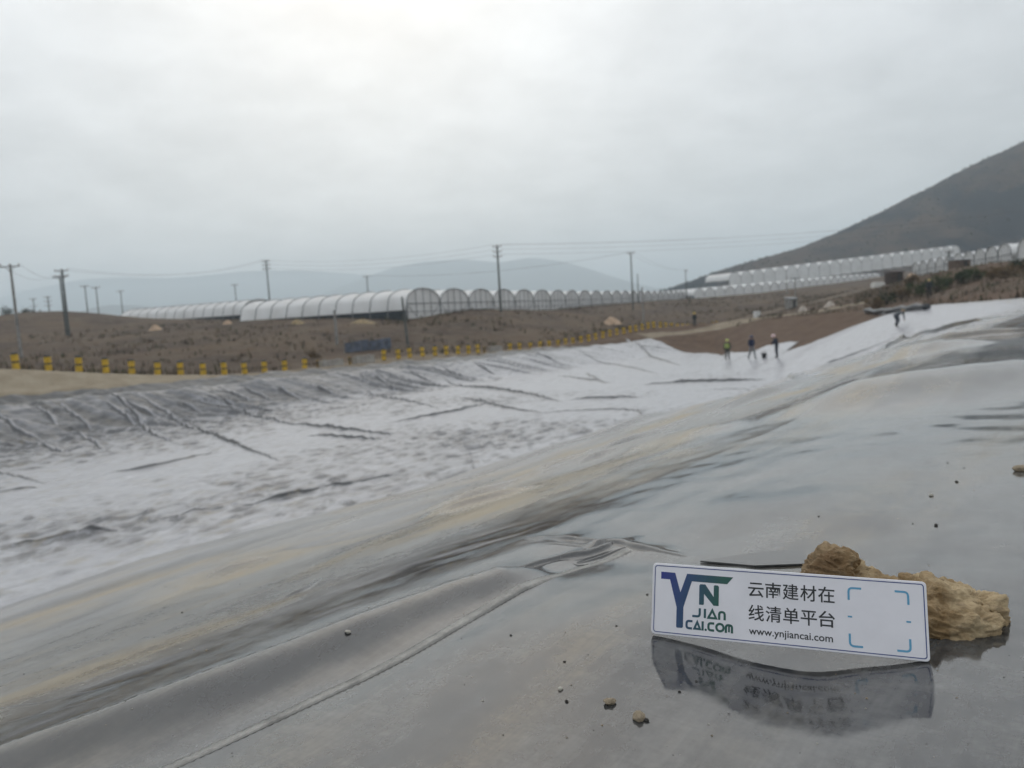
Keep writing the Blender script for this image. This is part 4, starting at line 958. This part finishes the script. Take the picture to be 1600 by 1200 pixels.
row_between((1590, 416), 116, (1800, 400), 100, 5, 30, 1.9, 4.4, 'pale tunnel block running out of the right edge', None, None, hoops=1, side=None, detail=False)
# dark hut and small things by the right bank
def hut(px, py, Z, w, h, col, lab, name='hut'):
    q = P(px, py, Z); o = empty(name, (q[0], q[1], gz(q[0], q[1])), lab, name, None, .3)
    mm = mat(name+'_boards', col, .9, .3, 3, bump=.4)
    m = MB(); m.box((0, 0, h/2-.2), (w/2, w*.4, h/2+.2)); m.build('wall', mm, o)
    m = MB(); m.add([(-w*.58, -w*.5, h*.98), (w*.58, -w*.5, h*.98), (w*.58, w*.5, h*1.12), (-w*.58, w*.5, h*1.12), (-w*.58, -w*.5, h*1.04), (w*.58, -w*.5, h*1.04), (w*.58, w*.5, h*1.18), (-w*.58, w*.5, h*1.18)], [(3, 2, 1, 0), (4, 5, 6, 7), (0, 1, 5, 4), (2, 3, 7, 6), (0, 4, 7, 3), (1, 2, 6, 5)]); m.build('roof', M_STEEL if name == 'shed' else mm, o)
    m = MB(); m.box((w*.1, -w*.4-.02, h*.42), (w*.12, .03, h*.42)); m.build('door', M_BLK, o)
hut(1397, 452, 108, 1.9, 1.6, (.075, .05, .04), 'small dark brown hut behind the bushes'); hut(1499, 440, 104, 2.1, 1.2, (.17, .12, .09), 'low brown shed in front of the right tunnels', 'shed')
hut(1236, 474, 118, 1.5, 1.5, (.34, .33, .31), 'small grey pump shed at the far end of the earth track', 'shed')
m = MB(); m.box((0, 0, .3), (.75, .5, .3)); m.box((0, 0, .66), (.6, .4, .08)); o = m.build('white_sack_pile', mat('white_sacking', (.75, .74, .70), .8, .1, 5)); q = P(1372, 460, 105); o.location = (q[0], q[1], gz(q[0], q[1])); autosmooth(o); tag(o, 'small pile of white sacks left of the dark hut', 'sacks')
m = MB(); m.box((0, 0, .35), (.35, .35, .4)); m.box((0, 0, .8), (.3, .3, .06)); o = m.build('water_tank', mat('white_tank', (.75, .75, .73), .5, .1, 5)); q = P(1183, 500, 96); o.location = (q[0], q[1], gz(q[0], q[1])); tag(o, 'small white box standing beside the earth track', 'box')
# roll of black membrane along the crest
a, b = hit(1362, 489), hit(1462, 482); m = MB(); nseg = 14
ptsr = [a+(b-a)*k/nseg for k in range(nseg+1)]; ptsr = [np.array((q[0], q[1]+1.0, gz(q[0], q[1]+1.0)+.22+.05*math.sin(k*1.7))) for k, q in enumerate(ptsr)]
m.tube(ptsr, [.2+.04*math.sin(k*2.3) for k in range(nseg+1)], 10); tag(m.build('membrane_roll', M_FLAP, None, True), 'black roll of spare membrane lying along the right crest', 'membrane roll')

# ------------------------------------------------------------------ poles and wires
M_POLE = mat('concrete_pole', (.30, .29, .275), .9, .2, 2); M_WIRE = mat('wire', (.10, .10, .105), .6, .1, 3); M_INS = mat('insulator', (.25, .22, .2), .3, .1, 9); M_DKPOLE = mat('dark_pole', (.11, .12, .115), .8, .2, 2)
ARMS = {}
def pole(key, top, base, Z, lab, arms=1, rad=.15, lean=0.0, dark=False, arm_l=.95, gap=.75, extra=None):
    q = P(*base, Z); tp = P(*top, Z); zb = gz(q[0], q[1]); h = tp[2]-zb
    o = empty('utility_pole', (q[0], q[1], zb), lab, 'utility pole', 'poles across the field'); o.rotation_euler.y = lean
    mt = M_DKPOLE if dark else M_POLE
    m = MB(); m.tube([(0, 0, -.6), (0, 0, h)], [rad, rad*.62], 10); autosmooth(m.build('shaft', mt, o))
    pts_ = []
    for k in range(arms):
        z = h-.25-k*gap
        m = MB(); m.box((0, -.12, z), (arm_l, .05, .06)); ar = m.build('crossarm', M_STEEL, o)
        for sx in (-1, 0, 1) if k == 0 else (-1, 1):
            m = MB(); m.lathe([(.03, 0), (.06, .04), (.04, .10), (.06, .16), (.03, .24)], 8, (sx*arm_l*.92, -.12, z+.06)); m.build('insulator', M_INS, ar, True); pts_.append((sx*arm_l*.92, -.12, z+.3))
        m = MB(); m.tube([(-arm_l*.55, -.1, z), (0, -.06, z-.5)], .022, 5); m.tube([(arm_l*.55, -.1, z), (0, -.06, z-.5)], .022, 5); m.build('brace', M_STEEL, o)
    if extra: extra(o, h)
    ARMS[key] = [np.array((q[0]+x, q[1]+y, zb+z)) for x, y, z in pts_]
def transformer(o, h):
    m = MB(); m.lathe([(.3, 0), (.36, .05), (.36, .85), (.3, .95)], 14, (.1, -.5, h*.45)); autosmooth(m.build('transformer', M_STEEL, o))
    m = MB(); m.box((0, -.3, h*.45-.08), (.8, .5, .07)); m.build('platform', M_STEEL, o)
pole('a', (19, 414), (33, 556), 76, 'tall pale pole with a single wide crossarm at the left edge', 1, .17, arm_l=1.0)
pole('b', (102, 421), (108, 523), 106, 'tall dark pole, right of the close pair at far left', 2, .2, dark=True)
pole('b2', (96, 431), (104, 523), 107, 'slightly shorter dark pole, left of the close pair at far left', 1, .16, dark=True)
pole('c', (133, 446), (139, 505), 165, 'slim far pole just right of the dark pair', 1, .15, dark=True)
pole('d', (149, 448), (156, 505), 165, 'slim far pole with crossarm left of the far tunnel', 1, .15, dark=True)
pole('e', (188, 454), (193, 500), 200, 'faint far pole standing behind the left end of the far tunnel', 1, .15, dark=True)
pole('f', (52, 466), (56, 502), 210, 'faint distant pole between the left edge pole and the dark pair', 2, .17, dark=True, gap=2)
pole('g', (75, 463), (79, 503), 200, 'distant pole with several arms just left of the dark pair', 3, .2, dark=True, gap=1.1)
pole('h', (368, 444), (372, 500), 200, 'far pole rising behind the gap between the two greenhouses', 1, .15, dark=True)
pole('i', (417, 407), (424, 500), 150, 'tall pole with three short arms behind the left part of the greenhouse', 3, .17, dark=True, arm_l=.75)
pole('j', (574, 431), (578, 495), 190, 'pole with one crossarm rising behind the middle of the greenhouse roof', 1, .17, dark=True)
pole('k', (772, 384), (783, 489), 116, 'tallest dark pole with three arms in front of the gables', 3, .19, dark=True, arm_l=.65)
pole('l', (977, 395), (989, 474), 150, 'tall dark pole with one crossarm at the right part of the gables', 1, .18, dark=True, arm_l=.7)
pole('m', (992, 429), (998, 475), 185, 'plain slim pole just right of the tall crossarm pole', 0, .16, dark=True)
pole('n', (1002, 449), (1006, 512), 98, 'short pale bare pole in front of the gables near the right', 0, .13)
pole('o', (1069, 422), (1073, 468), 220, 'far slim pole at the foot of the hill', 1, .16, dark=True, arm_l=.6)
pole('p', (522, 485), (528, 554), 72, 'short pale bare pole behind the concrete blocks', 0, .17)
pole('q', (624, 464), (638, 548), 74, 'dark bare pole leaning left at the greenhouse corner', 0, .14, lean=-.05, dark=True)
pole('r', (1479, 392), (1483, 437), 112, 'pole carrying a transformer in front of the right tunnels', 1, .16, dark=True, arm_l=.6, extra=transformer)
pole('s', (1240, 433), (1243, 468), 140, 'short pole with crossarm in front of the low tunnel row', 1, .13, arm_l=.9)
pole('t', (1228, 431), (1230, 464), 180, 'thin far pole left of the short crossarm pole', 0, .14)
ARMS['offr'] = [np.array(P(1720, 318+8*k, 175)) for k in range(7)]; ARMS['offl'] = [np.array(P(-160, 425+5*k, 170)) for k in range(5)]
pole('offp', (1722, 312), (1735, 425), 150, 'tall pole beyond the right edge carrying the wires on', 3, .2, dark=True)
def wires(a, b, ks, sag, lab, rad=.012):
    for n_, (i, j) in enumerate(ks):
        A_, B_ = ARMS[a][i], ARMS[b][j]; m = MB()
        m.tube([tuple(A_*(1-t)+B_*t-np.array((0, 0, 4*sag*t*(1-t)))) for t in np.linspace(0, 1, 17)], rad, 5, cap=False)
        tag(m.build('power_line', M_WIRE, None, True), f'{("upper", "second", "third", "lowest")[n_]} wire strung {lab}', 'wire', 'overhead wires')
wires('i', 'k', [(0, 0), (3, 3), (5, 5)], 1.2, 'between the two tall three-armed poles')
wires('k', 'offp', [(0, 0), (2, 2), (4, 4), (6, 6)], 2.0, 'from the tallest pole over the hill to the right')
wires('b', 'i', [(0, 0), (2, 2)], 1.8, 'from the dark pair to the left three-armed pole')
wires('a', 'b2', [(0, 0), (2, 2)], 1.0, 'from the left edge pole to the dark pair')
wires('l', 'o', [(0, 0), (2, 2)], 1.2, 'from the right crossarm pole to the far slim pole')
wires('j', 'l', [(0, 0), (2, 2)], 1.6, 'low between the roof pole and the right crossarm pole')

# ------------------------------------------------------------------ workers
M_SKIN = mat('skin', (.40, .25, .17), .6, .1, 20)
def worker(px, py, lab, pose='stand', top=(.03, .04, .07), legs=(.05, .055, .06), hat=(.7, .55, .1), vest=None, rz=0.0, h=1.70, seed=0, Z=None):
    p = on_liner(px, py) if Z is None else P(px, py, Z)
    if Z is not None: p = np.array([p[0], p[1], gz(p[0], p[1])])
    J = {'pel': (0, 0, .93), 'spi': (0, -.01, 1.12), 'che': (0, 0, 1.33), 'nec': (0, .0, 1.47), 'hea': (0, -.02, 1.60), 'top': (0, -.015, 1.69),
         'hL': (.10, 0, .90), 'kL': (.12, -.03, .50), 'aL': (.13, .02, .09), 'tL': (.15, -.14, .04), 'hR': (-.10, 0, .90), 'kR': (-.12, -.02, .50), 'aR': (-.13, .05, .09), 'tR': (-.15, -.11, .04),
         'sL': (.19, 0, 1.40), 'eL': (.25, .02, 1.13), 'wL': (.24, -.10, .90), 'fL': (.23, -.14, .81), 'sR': (-.19, 0, 1.40), 'eR': (-.26, .02, 1.13), 'wR': (-.25, -.08, .89), 'fR': (-.24, -.12, .80)}
    def mv(d): J.update(d)
    if pose == 'walk': mv({'kL': (.11, -.16, .52), 'aL': (.12, -.22, .10), 'tL': (.13, -.37, .07), 'kR': (-.11, .06, .50), 'aR': (-.12, .26, .13), 'tR': (-.13, .14, .05), 'wL': (.22, .12, .92), 'fL': (.21, .16, .84), 'wR': (-.24, -.2, .95), 'fR': (-.23, -.27, .88)})
    if pose == 'look_down': mv({'che': (0, -.07, 1.32), 'nec': (0, -.13, 1.44), 'hea': (0, -.21, 1.54), 'top': (0, -.22, 1.63), 'sL': (.18, -.08, 1.38), 'sR': (-.18, -.08, 1.38), 'eL': (.24, -.16, 1.13), 'wL': (.15, -.36, 1.0), 'fL': (.12, -.44, .97), 'eR': (-.24, -.16, 1.13), 'wR': (-.15, -.36, .99), 'fR': (-.12, -.44, .96)})
    if pose == 'bend': mv({'pel': (0, .12, .80), 'hL': (.10, .12, .78), 'hR': (-.10, .12, .78), 'kL': (.13, -.12, .46), 'kR': (-.13, -.02, .44), 'aR': (-.13, .22, .10), 'tR': (-.14, .08, .05), 'spi': (0, -.08, .90), 'che': (0, -.30, 1.0), 'nec': (0, -.44, 1.04), 'hea': (0, -.57, 1.06), 'top': (0, -.65, 1.08), 'sL': (.18, -.36, .99), 'sR': (-.18, -.36, .99), 'eL': (.22, -.40, .72), 'wL': (.20, -.46, .48), 'fL': (.19, -.48, .39), 'eR': (-.22, -.40, .72), 'wR': (-.20, -.46, .48), 'fR': (-.19, -.48, .39)})
    rad = {'pel': .165, 'spi': .16, 'che': .185, 'nec': .062, 'hea': .098, 'top': .07, 'hL': .105, 'hR': .105, 'kL': .072, 'kR': .072, 'aL': .05, 'aR': .05, 'tL': .045, 'tR': .045, 'sL': .078, 'sR': .078, 'eL': .055, 'eR': .055, 'wL': .036, 'wR': .036, 'fL': .04, 'fR': .04}
    E_ = [('pel', 'spi'), ('spi', 'che'), ('che', 'nec'), ('nec', 'hea'), ('hea', 'top'), ('pel', 'hL'), ('hL', 'kL'), ('kL', 'aL'), ('aL', 'tL'), ('pel', 'hR'), ('hR', 'kR'), ('kR', 'aR'), ('aR', 'tR'), ('che', 'sL'), ('sL', 'eL'), ('eL', 'wL'), ('wL', 'fL'), ('che', 'sR'), ('sR', 'eR'), ('eR', 'wR'), ('wR', 'fR')]
    ks = list(J); me = bpy.data.meshes.new('sk'); me.from_pydata([J[k] for k in ks], [(ks.index(a), ks.index(b)) for a, b in E_], [])
    t = bpy.data.objects.new('sk', me); COL.objects.link(t); t.modifiers.new('s', 'SKIN'); sk = me.skin_vertices[0].data
    for i, k in enumerate(ks): sk[i].radius = (rad[k], rad[k]*(.78 if k in ('che', 'spi', 'pel') else 1)); sk[i].use_root = (k == 'pel')
    sd = t.modifiers.new('d', 'SUBSURF'); sd.levels = 2; sd.render_levels = 2; bpy.context.view_layer.update()
    bmsh = bpy.data.meshes.new_from_object(t.evaluated_get(bpy.context.evaluated_depsgraph_get())); bpy.data.objects.remove(t)
    mats = [mat('jacket', top, .85, .2, 9, bump=.3), mat('trousers', legs, .85, .2, 9, bump=.3), M_SKIN, mat('boots', (.03, .027, .024), .7, .2, 9)]
    for m_ in mats: bmsh.materials.append(m_)
    def near(c):
        b = None
        for a_, b_ in E_:
            A_, B_ = Vector(J[a_]), Vector(J[b_]); e = B_-A_; tt = max(0, min(1, (c-A_).dot(e)/e.length_squared)); d = (c-A_-e*tt).length
            if b is None or d < b[0]: b = (d, a_, b_, tt)
        return b
    for f in bmsh.polygons:
        _, a_, b_, tt = near(f.center); f.use_smooth = True
        f.material_index = 2 if (a_ in ('nec', 'hea') or a_ in ('wL', 'wR')) else 3 if (a_ in ('aL', 'aR') or (a_ in ('kL', 'kR') and tt > .85)) else 1 if (a_ in ('hL', 'hR', 'kL', 'kR') or b_ in ('hL', 'hR')) else 0
    root = empty('person', p, lab, 'person', None, rz); root.scale = (h/1.70,)*3
    b = bpy.data.objects.new('body', bmsh); COL.objects.link(b); b.parent = root; bmsh.name = 'body'
    hd, tp = Vector(J['hea']), Vector(J['top']); up = (tp-hd).normalized(); m = MB()
    prof = [(.17, .02), (.172, .035), (.135, .045), (.13, .09), (.105, .135), (.06, .162), (.015, .17)]; m.lathe(prof, 16); hm = autosmooth(m.build('helmet', mat('helmet_shell', hat, .35, .05, 5), root)); hm.location = hd-up*.005; hm.rotation_euler = up.to_track_quat('Z', 'Y').to_euler()
    fc = Vector((0, -1, 0)) if pose != 'bend' else Vector((0, -.3, -1)); fc = (fc-up*fc.dot(up)).normalized(); m = MB()
    rt_ = up.cross(fc)
    for sx in (-1, 1):
        c = hd+fc*.088+up*.012+rt_*sx*.032; m.tube([c, c+fc*.012], [.013, .008], 8)
    m.build('eye', M_BLK, root); m = MB(); c = hd+fc*.09-up*.012; m.tube([c+up*.02, c+fc*.022-up*.01], [.010, .016], 7); m.build('nose', M_SKIN, root, True); m = MB(); c = hd+fc*.086-up*.048; m.tube([c-rt_*.022, c+fc*.006, c+rt_*.022], .006, 6); m.build('mouth', mat('lips', (.3, .14, .11), .6, .1, 5), root)
    if vest:
        ch, sp2 = Vector(J['nec']).lerp(Vector(J['che']), .5), Vector(J['pel']); ax = (ch-sp2); m = MB(); n = 16; V = []
        for tt, w in ((.18, .172), (.4, .172), (.65, .19), (.9, .19), (1.02, .12)):
            c = sp2+ax*tt; q = Vector((1, 0, 0)); d = ax.normalized().cross(q)
            V += [c+q*math.cos(2*math.pi*k/n)*w*1.12+d*math.sin(2*math.pi*k/n)*w*.86 for k in range(n)]
        m.add(V, [(i*n+k, i*n+(k+1) % n, (i+1)*n+(k+1) % n, (i+1)*n+k) for i in range(4) for k in range(n)]); m.build('vest', mat('safety_vest', vest, .7, .1, 8), root, True)
    return root
worker(1137, 564, 'worker with a yellow-green vest and dark trousers, leftmost on the pond floor', 'stand', (.06, .07, .06), (.05, .05, .045), (.45, .50, .12), (.30, .36, .10), 2.6)
worker(1175, 562, 'worker in dark blue with grey trousers, middle of three on the pond floor', 'walk', (.02, .03, .07), (.20, .21, .22), (.03, .04, .10), None, .4, h=1.78)
worker(1214, 560, 'worker in dark clothes with a pale pink helmet, rightmost on the pond floor', 'look_down', (.02, .025, .045), (.04, .045, .06), (.75, .55, .55), None, -1.6)
worker(1402, 511, 'dark clothed worker bending over on the right slope of the liner', 'bend', (.10, .11, .12), (.07, .08, .10), (.35, .30, .2), None, 2.0, h=1.55)
worker(1086, 522, 'worker in dark clothes with a yellow helmet beside the far bollards', 'stand', (.03, .04, .05), (.04, .05, .06), (.75, .55, .08), None, .3, Z=92)
worker(1452, 481, 'worker in dark clothes with a yellow helmet on the right crest before the bushes', 'stand', (.035, .04, .045), (.03, .03, .035), (.55, .42, .15), None, -.6, Z=72)
pb = on_liner(1194, 560); o = empty('bucket', pb, 'black bucket standing between two workers on the pond floor', 'bucket')
m = MB(); m.lathe([(.15, 0), (.20, .36), (.21, .38), (.185, .36), (.14, .05)], 14); autosmooth(m.build('pail', M_BLK, o)); m = MB(); m.tube([(.2*math.cos(a), 0, .36+.2*math.sin(a)) for a in np.linspace(0, math.pi, 9)], .01, 5); m.build('handle', M_STEEL, o)

# ------------------------------------------------------------------ vegetation
def leaf_mat(name, c1_, c2_):
    m = bpy.data.materials.new(name); m.use_nodes = True; nt = m.node_tree; b = nt.nodes['Principled BSDF']
    pos = nt.nodes.new('ShaderNodeTexCoord').outputs['Object']
    nt.links.new(mix_c(nt, map_r(nt, noise_n(nt, pos, 1.5, 5, .7), .35, .65), c1_, c2_), b.inputs['Base Color']); b.inputs['Roughness'].default_value = .8; b.inputs['Specular IOR Level'].default_value = .2
    return m
M_LEAFG = leaf_mat('shrub_leaves', (.025, .045, .016), (.075, .095, .035)); M_LEAFB = leaf_mat('dry_leaves', (.10, .065, .035), (.20, .145, .08)); M_LEAFD = leaf_mat('dark_leaves', (.018, .03, .016), (.045, .058, .028)); M_BARK = mat('bark', (.10, .075, .055), .95, .3, 6)
def plant(name, px, py, Z, w, h, material, lab, nleaf=700, cat='bush', trunk=.0, seed=0, group=None):
    q = P(px, py, Z); o = empty(name, (q[0], q[1], gz(q[0], q[1])), lab, cat, group); rr = random.Random(seed); m = MB()
    cl = [(rr.gauss(0, w*.24), rr.gauss(0, w*.2), trunk+(h-trunk)*rr.uniform(.2, .8), rr.uniform(.16, .32)*w) for _ in range(9)]
    V = []; Fc = []
    for _ in range(nleaf):
        cx, cy_, cz, cr2 = rr.choice(cl); d = Vector((rr.gauss(0, 1), rr.gauss(0, 1), rr.gauss(0, .8))); d = d.normalized()*cr2*rr.random()**.45
        c = Vector((cx, cy_, cz))+d; c.z = max(.05, c.z); s_ = rr.uniform(.06, .15)*(.6+w*.14); n = Vector((rr.gauss(0, 1), rr.gauss(0, 1), rr.gauss(.3, 1))).normalized(); a = n.orthogonal().normalized(); a.rotate(Matrix.Rotation(rr.random()*6.3, 3, n)); b = n.cross(a)
        k = len(V); V += [c-a*s_, c+b*s_*.45, c+a*s_, c-b*s_*.45]; Fc.append((k, k+1, k+2, k+3))
    mesh_obj('crown', V, Fc, material, o, False)
    m.tube([(0, 0, -.3), (.03*w, 0, h*.35), (.0, .04*w, h*.7)], [.05*w*.6+.02, .035*w*.6+.015, .01], 7)
    for cx, cy_, cz, cr2 in cl: m.tube([(.02*w, 0, h*.2), (cx*.6, cy_*.6, cz*.75), (cx, cy_, cz)], [.02*w+.01, .012*w+.006, .005], 5)
    m.build('trunk', M_BARK, o, True)
for i, (px, py, Z, w, h, mt_, lab) in enumerate([(1368, 478, 76, 2.0, 1.3, M_LEAFB, 'leftmost brownish bush above the brown bank'), (1385, 474, 79, 2.4, 1.5, M_LEAFD, 'dark bush right of the leftmost brownish one'), (1408, 472, 80, 2.6, 1.8, M_LEAFB, 'tall dry bush in front of the dark hut'),
        (1440, 470, 78, 2.3, 1.7, M_LEAFG, 'green bush just left of the worker on the crest'), (1462, 468, 78, 2.3, 1.6, M_LEAFG, 'green bush just right of the worker on the crest'), (1482, 464, 80, 2.6, 1.4, M_LEAFG, 'broad low green bush in the middle of the right bank'), (1505, 461, 80, 2.6, 1.5, M_LEAFD, 'dark green bush below the low brown shed'),
        (1527, 457, 80, 2.7, 1.4, M_LEAFG, 'low green bush right of the dark green one'), (1552, 456, 78, 2.4, 1.1, M_LEAFB, 'dry brown bush near the right edge'), (1578, 452, 76, 2.6, 1.3, M_LEAFB, 'reddish dry bush at the right edge'), (1600, 440, 82, 2.5, 1.4, M_LEAFD, 'dark bush cut by the right edge'),
        (1425, 463, 92, 2.0, 1.2, M_LEAFB, 'small dry bush in front of the earth heap')]):
    plant('bush', px, py, Z, w, h, mt_, lab, 800, 'bush', 0, 100+i, 'bushes on the right bank')
plant('tree', 8, 501, 150, 3.4, 2.6, M_LEAFD, 'grey-green small tree at the left edge horizon', 700, 'tree', .6, 31)
plant('bush', 38, 502, 150, 2.6, 1.3, M_LEAFD, 'dark shrub on the skyline right of the left edge pole', 500, 'bush', 0, 32); plant('bush', 51, 503, 150, 2.4, 1.0, M_LEAFD, 'low dark shrub on the skyline beside the distant pole', 400, 'bush', 0, 33)
plant('tree', 1036, 462, 300, 3.6, 6.0, M_LEAFD, 'lone small tree on the skyline left of the hill', 500, 'tree', 2.2, 34)
plant('bush', 490, 566, 62, 1.4, .8, M_LEAFB, 'dry weed clump behind the left concrete block', 300, 'bush', 0, 35)
# dry grass and weeds over the field
def tufts(name, n, zone, mats_, hmin, hmax, lab):
    V = []; Fc = []; mi = []; made = 0
    while made < n:
        x, y = zone(); made += 1
        V.append((x, y))
    xy_ = np.array(V); zz = H(xy_[:, 0], xy_[:, 1]); dens = fbm(xy_[:, 0]*.07, xy_[:, 1]*.07, 3, 91); V = []
    for (x, y), z, dn in zip(xy_, zz, dens):
        if random.random() > .5+1.3*dn: continue
        h = random.uniform(hmin, hmax)*(1+.7*max(0, dn)); mt_ = random.choices(range(len(mats_)), (5, 3, 2)[:len(mats_)])[0]
        for _ in range(5):
            a = random.random()*6.3; w = random.uniform(.03, .09); l = random.uniform(.1, .45)*h; k = len(V)
            ox, oy = random.gauss(0, .18), random.gauss(0, .18)
            V += [(x+ox-math.sin(a)*w, y+oy+math.cos(a)*w, z-.15), (x+ox+math.sin(a)*w, y+oy-math.cos(a)*w, z-.15), (x+ox+math.cos(a)*l, y+oy+math.sin(a)*l, z+h*random.uniform(.6, 1))]; Fc.append((k, k+1, k+2)); mi.append(mt_)
    V = np.array(V); o = fast_mesh(name, V, np.array(Fc), mats_, smooth=False); o.data.polygons.foreach_set('material_index', np.array(mi, np.int32)); o.data.update(); return tag(o, lab, 'grass', kind='stuff')
M_GR = [leaf_mat('dry_grass', (.12, .093, .065), (.20, .16, .11)), leaf_mat('brown_weeds', (.045, .034, .028), (.09, .07, .05)), leaf_mat('olive_weeds', (.05, .055, .03), (.10, .095, .055))]
def zone_field():
    u = random.uniform(-60, 190); v = 46+random.random()**1.6*75; return xy(u, v)
def zone_right():
    u = random.uniform(50, 110); v = random.uniform(-22, 34)
    d = float(pond(np.array([u]), np.array([v]))[0][0])
    return xy(u, v) if d < -2.5 else xy(random.uniform(86, 120), random.uniform(-10, 40))
tufts('dry_grass', 10000, zone_field, M_GR, .2, .6, 'dry brown grass and weeds over the field'); tufts('bank_grass', 5000, zone_right, M_GR, .15, .5, 'dry grass on the bank at the right')
# scrub on the hill
hm = hill.data; nv = len(hm.vertices); hv = np.zeros(nv*3, np.float32); hm.vertices.foreach_get('co', hv); hv = hv.reshape(300, 90, 3); V = []; Fc = []
for _ in range(3500):
    i = random.uniform(0, 298); j = random.uniform(18, 50); a, b = int(i), int(j); p = hv[a, b]*(1-(i-a))+hv[a+1, b]*(i-a); p = p*(1-(j-b))+hv[a, b+1]*(j-b)
    if p[2] < 3: continue
    r = random.uniform(.6, 1.7)
    for _k in range(4):
        n = Vector((random.gauss(0, 1), random.gauss(0, 1), random.gauss(0, 1))).normalized(); a1 = n.orthogonal().normalized(); b1 = n.cross(a1); c = Vector(p)+Vector((random.gauss(0, r*.4), random.gauss(0, r*.4), r*random.uniform(.1, .7))); k = len(V)
        V += [c-a1*r*.6, c+b1*r*.5, c+a1*r*.6, c-b1*r*.5]; Fc.append((k, k+1, k+2, k+3))
tag(fast_mesh('hill_scrub', np.array([tuple(v) for v in V]), np.array(Fc), M_LEAFD, smooth=False), 'dark scrub scattered over the hill', 'scrub', kind='stuff')

# ------------------------------------------------------------------ haze
m = MB(); m.box((0, 2500, 185), (8500, 6000, 200)); hz_o = m.build('haze', []); hz_o.data.materials.clear()
mh = bpy.data.materials.new('haze_air'); mh.use_nodes = True; nt = mh.node_tree; nt.nodes.clear()
pv = nt.nodes.new('ShaderNodeVolumePrincipled'); pv.inputs['Color'].default_value = (.82, .93, 1.0, 1); pv.inputs['Density'].default_value = 4.2e-4; pv.inputs['Anisotropy'].default_value = .55
ou = nt.nodes.new('ShaderNodeOutputMaterial'); nt.links.new(pv.outputs[0], ou.inputs['Volume']); hz_o.data.materials.append(mh); tag(hz_o, 'pale blue haze over the far land', 'haze', kind='stuff')
